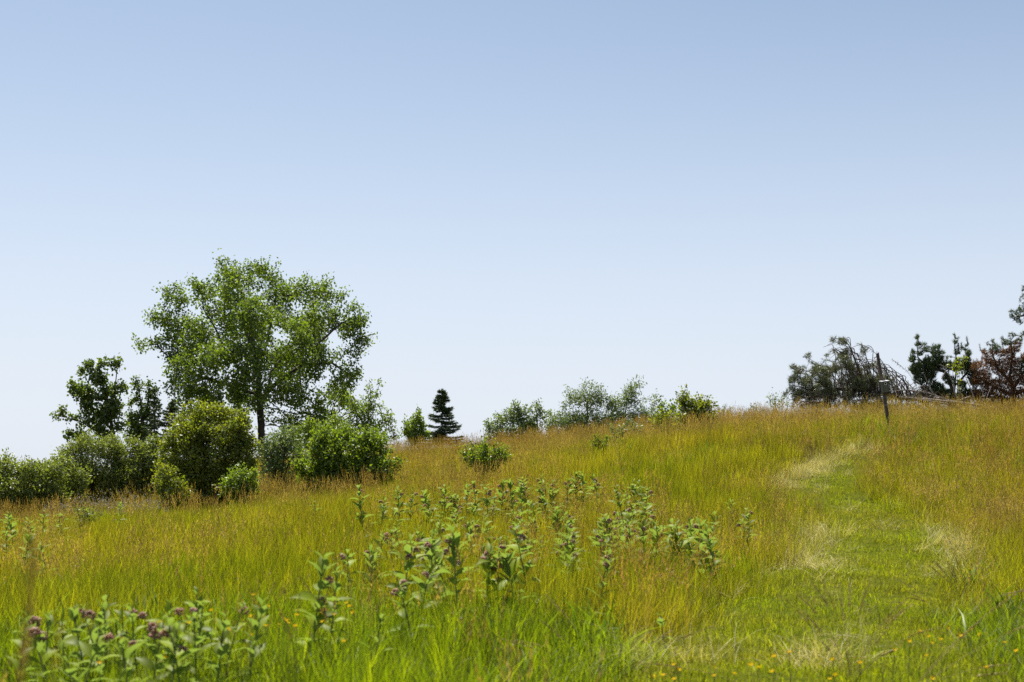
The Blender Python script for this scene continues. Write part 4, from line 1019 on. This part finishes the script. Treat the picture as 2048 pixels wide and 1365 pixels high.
many([(200, 7.6, 1195, 1), (238, 7.3, 1188, 1), (310, 7.1, 1212, 2), (346, 6.8, 1235, 2), (382, 6.9, 1222, 0), (272, 6.7, 1245, 1), (165, 7.0, 1235, 1), (425, 8.2, 1165, 0), (395, 7.8, 1190, 1), (340, 7.9, 1185, 1), (180, 8.3, 1180, 0), (260, 8.0, 1185, 1), (215, 6.6, 1262, 0), (440, 7.3, 1215, 0), (300, 7.7, 1195, 1), (150, 8.0, 1200, 0), (225, 7.9, 1200, 0), (330, 7.5, 1205, 0), (410, 7.3, 1210, 0), (100, 7.7, 1212, 0), (455, 7.9, 1195, 1)],
     'in the dense stand lowest in the meadow', 'milkweeds of the dense stand low at the left', 100)
many([(805, 11, 1062, 2), (852, 11.4, 1056, 1), (880, 11.6, 1090, 2), (965, 11.1, 1070, 2), (1038, 10.9, 1085, 2), (700, 12.2, 1092, 1), (740, 12.1, 1090, 0), (772, 12.6, 1078, 1), (1060, 12, 1040, 1), (905, 12.3, 1060, 2), (830, 10.2, 1105, 1), (945, 12.8, 1045, 2)],
     'crowding the tallest plant mid meadow', 'milkweeds of the middle clump', 200)
many([(1290, 15.2, 1018, 1), (1236, 15.6, 1018, 1), (1312, 15, 1040, 0), (1342, 14.6, 1032, 0), (1372, 14.6, 1030, 0), (1400, 14.2, 1042, 0), (1388, 15, 1050, 0), (1358, 15.2, 1042, 0), (1420, 15, 1025, 1), (1260, 14.6, 1040, 2), (1325, 16, 1010, 1), (1215, 14.2, 1050, 2)],
     'in the bright leafy clump beside the mown path', 'milkweeds of the bright leafy clump', 300)
r_ = random.Random(5)
band = [(800, 20, 970, 2), (822, 20.4, 972, 2), (862, 20.2, 975, 1), (892, 20.6, 963, 2), (960, 21, 958, 2), (1002, 21.2, 955, 3), (1030, 21.4, 950, 2), (1060, 21.8, 946, 2), (1092, 22, 944, 3), (1150, 22.2, 938, 3), (1176, 22.2, 936, 2), (1196, 22, 942, 2), (1102, 21, 955, 1), (1272, 20.4, 955, 0), (1252, 20.2, 962, 0), (1296, 20.2, 955, 0), (1285, 19.6, 965, 1), (930, 21.5, 960, 1), (1125, 21.8, 950, 2), (980, 20.5, 962, 2), (1045, 20.8, 955, 2)]
for i in range(92):
    Y = r_.uniform(13.5, 21); p = min(1500, max(690, r_.gauss(1130, 210))) if Y > 15 else r_.uniform(760, 1240)
    x = at(p, 900, Y).x; h = r_.uniform(.48, .70); z = g1(x, Y) + h
    ry = (z - EYE) / Y; row = 960 - ry * FPX
    band.append((p, Y, row, r_.choice((0, 1, 1, 2))))
zones = {}
for q in band:
    col = 'below the broad bush' if q[0] < 905 else 'below the airy bush' if q[0] < 1110 else 'below the tiny shrub' if q[0] < 1300 else 'towards the mown path'
    row = 'front' if q[1] < 17 else 'middle' if q[1] < 20 else 'rear'
    zones.setdefault(f'{row} band {col}', []).append(q)
for k_, (lb, v) in enumerate(sorted(zones.items())): many(v, lb, 'milkweeds of the crowded band', 400 + 40 * k_)
many([(40, 20, 1022, 0), (22, 17, 1052, 0), (66, 19, 1032, 0), (112, 15.5, 1075, 1), (52, 16.2, 1062, 0), (90, 22, 1015, 0), (135, 21, 1020, 1), (245, 24, 1002, 0), (18, 22, 1018, 0)],
     'in the meadow below the hedgerow', 'milkweeds below the hedgerow', 600)

# ------------------------------------------------------------------ buttercups and small things
def petal_mesh():
    V, Fq = [], []
    for k in range(5):
        a = 2 * math.pi * k / 5
        c, s = math.cos(a), math.sin(a)
        n0 = len(V)
        for u, v, z in ((0, 0, 0), (.007, -.006, .004), (.014, 0, .009), (.007, .006, .004)):
            V.append((u * c - v * s, u * s + v * c, z))
        Fq.append((n0, n0 + 1, n0 + 2, n0 + 3))
    return np_mesh('flower', V, [np.array(Fq)], M['yellow'])
PM = petal_mesh(); BS = tube([(0, 0, 0), (.01, 0, .15), (.015, 0, .30)], .0018, .0012, M['milkstem'], 'stem', 4)
fl = []
for i in range(20): fl.append((r_.uniform(1300, 1720), r_.uniform(6.6, 7.6), .22, 'yellow buttercup in the low grass where the path meets the bottom border', 'buttercups by the foot of the path'))
for i in range(16): fl.append((r_.uniform(1740, 2040), r_.uniform(6.8, 8), .25, 'yellow buttercup in the green grass right of the path', 'buttercups right of the path'))
for i in range(18): fl.append((r_.uniform(500, 720), r_.uniform(7, 8.6), .38, 'yellow buttercup in the grass around the tall flowering milkweed', 'buttercups round the tall milkweed'))
for i in range(8): fl.append((r_.uniform(60, 470), r_.uniform(6.6, 7.4), .42, 'yellow buttercup among the dense milkweeds at the left', 'buttercups among the dense milkweeds'))
for p, Y, h, lb, gp in fl:
    x = at(p, 900, Y).x; z = g1(x, Y); h *= r_.uniform(.9, 1.4)
    o = empty('buttercup', (x, Y, z), lb, 'flower', gp, r_.random() * 6)
    s = link('stem', BS, o); s.scale = (1, 1, h / .30)
    f = link('flower', PM, o); f.location = (.015, 0, h); f.scale = (.95,) * 3; f.rotation_euler = (r_.gauss(.3, .4), r_.gauss(0, .4), 0)
# lilac vetch haze along the foot of the hedgerow
n = 800
pxs = rng.uniform(90, 350, n); ys = rng.normal(33.6, 1.6, n) - (pxs - 90) / 260 * 1.0
xs = (pxs - 1024) / FPX * ys; zs = gz(xs, ys) + rng.uniform(.3, .62, n)
Pv = np.repeat(np.c_[xs, ys, zs], 4, 0) + rng.normal(0, .018, (n * 4, 3))
tag(link('vetch_flowers', leaf_quads('vetch_flowers', Pv, rnd(n * 4) + np.array([0, 0, .6]), rnd(n * 4), .03, .018, M['lilac'])), 'greyish lilac flower haze at the foot of the hedgerow', kind='stuff')

def stalk_mesh(name, pts, r0, r1, headfrac, hw, seed, mat='straw'):
    """a dry grass stalk with a slim bristly head"""
    r = np.random.default_rng(seed); pts = np.array(pts, float)
    V, Fq = [], []
    st = wood_mesh(name + '_w', pts, np.arange(-1, len(pts) - 1), np.linspace(r0, r1, len(pts)), None)
    n0 = len(st.vertices); co = np.zeros(n0 * 3); st.vertices.foreach_get('co', co); V = list(co.reshape(-1, 3))
    Fq = [tuple(p.vertices) for p in st.polygons]; bpy.data.meshes.remove(st)
    if headfrac:
        a = int(len(pts) * (1 - headfrac)); seg = pts[a:]
        for j in range(60):
            t = r.random() * (len(seg) - 1.001); i = int(t); c = seg[i] + (seg[i + 1] - seg[i]) * (t - i)
            d = seg[i + 1] - seg[i]; d = d / np.linalg.norm(d); o = r.normal(0, 1, 3); o -= d * (o @ d); o /= np.linalg.norm(o)
            q = np.cross(d, o) * .0025; k = len(V); w_ = hw * (1 - .6 * t / len(seg))
            V += [c, c + o * w_ * .6 + d * w_ * .8 + q, c + o * w_ + d * w_ * 2.4, c + o * w_ * .6 + d * w_ * .8 - q]
            Fq.append((k, k + 1, k + 2, k + 3))
    return np_mesh(name, np.array(V), [np.array(Fq)], M[mat])
def arc(L, az, lean, bend, n=10):
    p = np.zeros(3); out = [p]; a = lean
    for i in range(n):
        p = p + np.array([math.cos(az) * math.sin(a), math.sin(az) * math.sin(a), math.cos(a)]) * L / n; out.append(p); a += bend / n
    return out
def dry_tuft(px, Y, n, L, label, seed, lean=.45, bend=.7, az=None, mat='stalk'):
    r = random.Random(seed); x = at(px, 900, Y).x
    o = empty('dry_grass_tuft', (x, Y, g1(x, Y) - .02), label, 'dry grass')
    for i in range(n):
        a = r.random() * 6.283 if az is None else r.choice(az) + r.gauss(0, .25)
        link('stalk', stalk_mesh('stalk', arc(L * r.uniform(.6, 1.15), a, abs(r.gauss(lean, .2)), bend * r.uniform(.4, 1.3)), .0016, .0009, .3, .009, seed * 50 + i, mat), o)
dry_tuft(1690, 7.9, 16, .62, 'dry pale grass tuft with fuzzy heads standing at the foot of the path', 3)
dry_tuft(1560, 7.6, 6, .8, 'few dry stalks bent flat to the left at the foot of the path', 4, 1.1, .5, [3.1, 2.9])
dry_tuft(1800, 7.5, 7, .85, 'few dry stalks bent low to the right across green grass by the path', 5, 1.1, .4, [.1, .3])
dry_tuft(1215, 8.4, 8, .75, 'dry stalks arching over green grass left of the path', 6, .9, .7, [.2, .5, 2.8])
dry_tuft(1925, 13.5, 12, .7, 'pale dry tuft at the right edge of the mown path', 7, .3, .6)
dry_tuft(1905, 12, 8, .7, 'thin dry stalks leaning over the right edge of the mown path', 8, .7, .7, [3.0, .2])
dry_tuft(710, 9.4, 14, .62, 'fuzzy tan grass tuft beside the tall flowering milkweed', 9, .15, .4)
dry_tuft(6, 1.9, 14, 1.17, 'blurred brown grass stalks close to the lens at the left border', 10, .03, .1, None, 'seed')
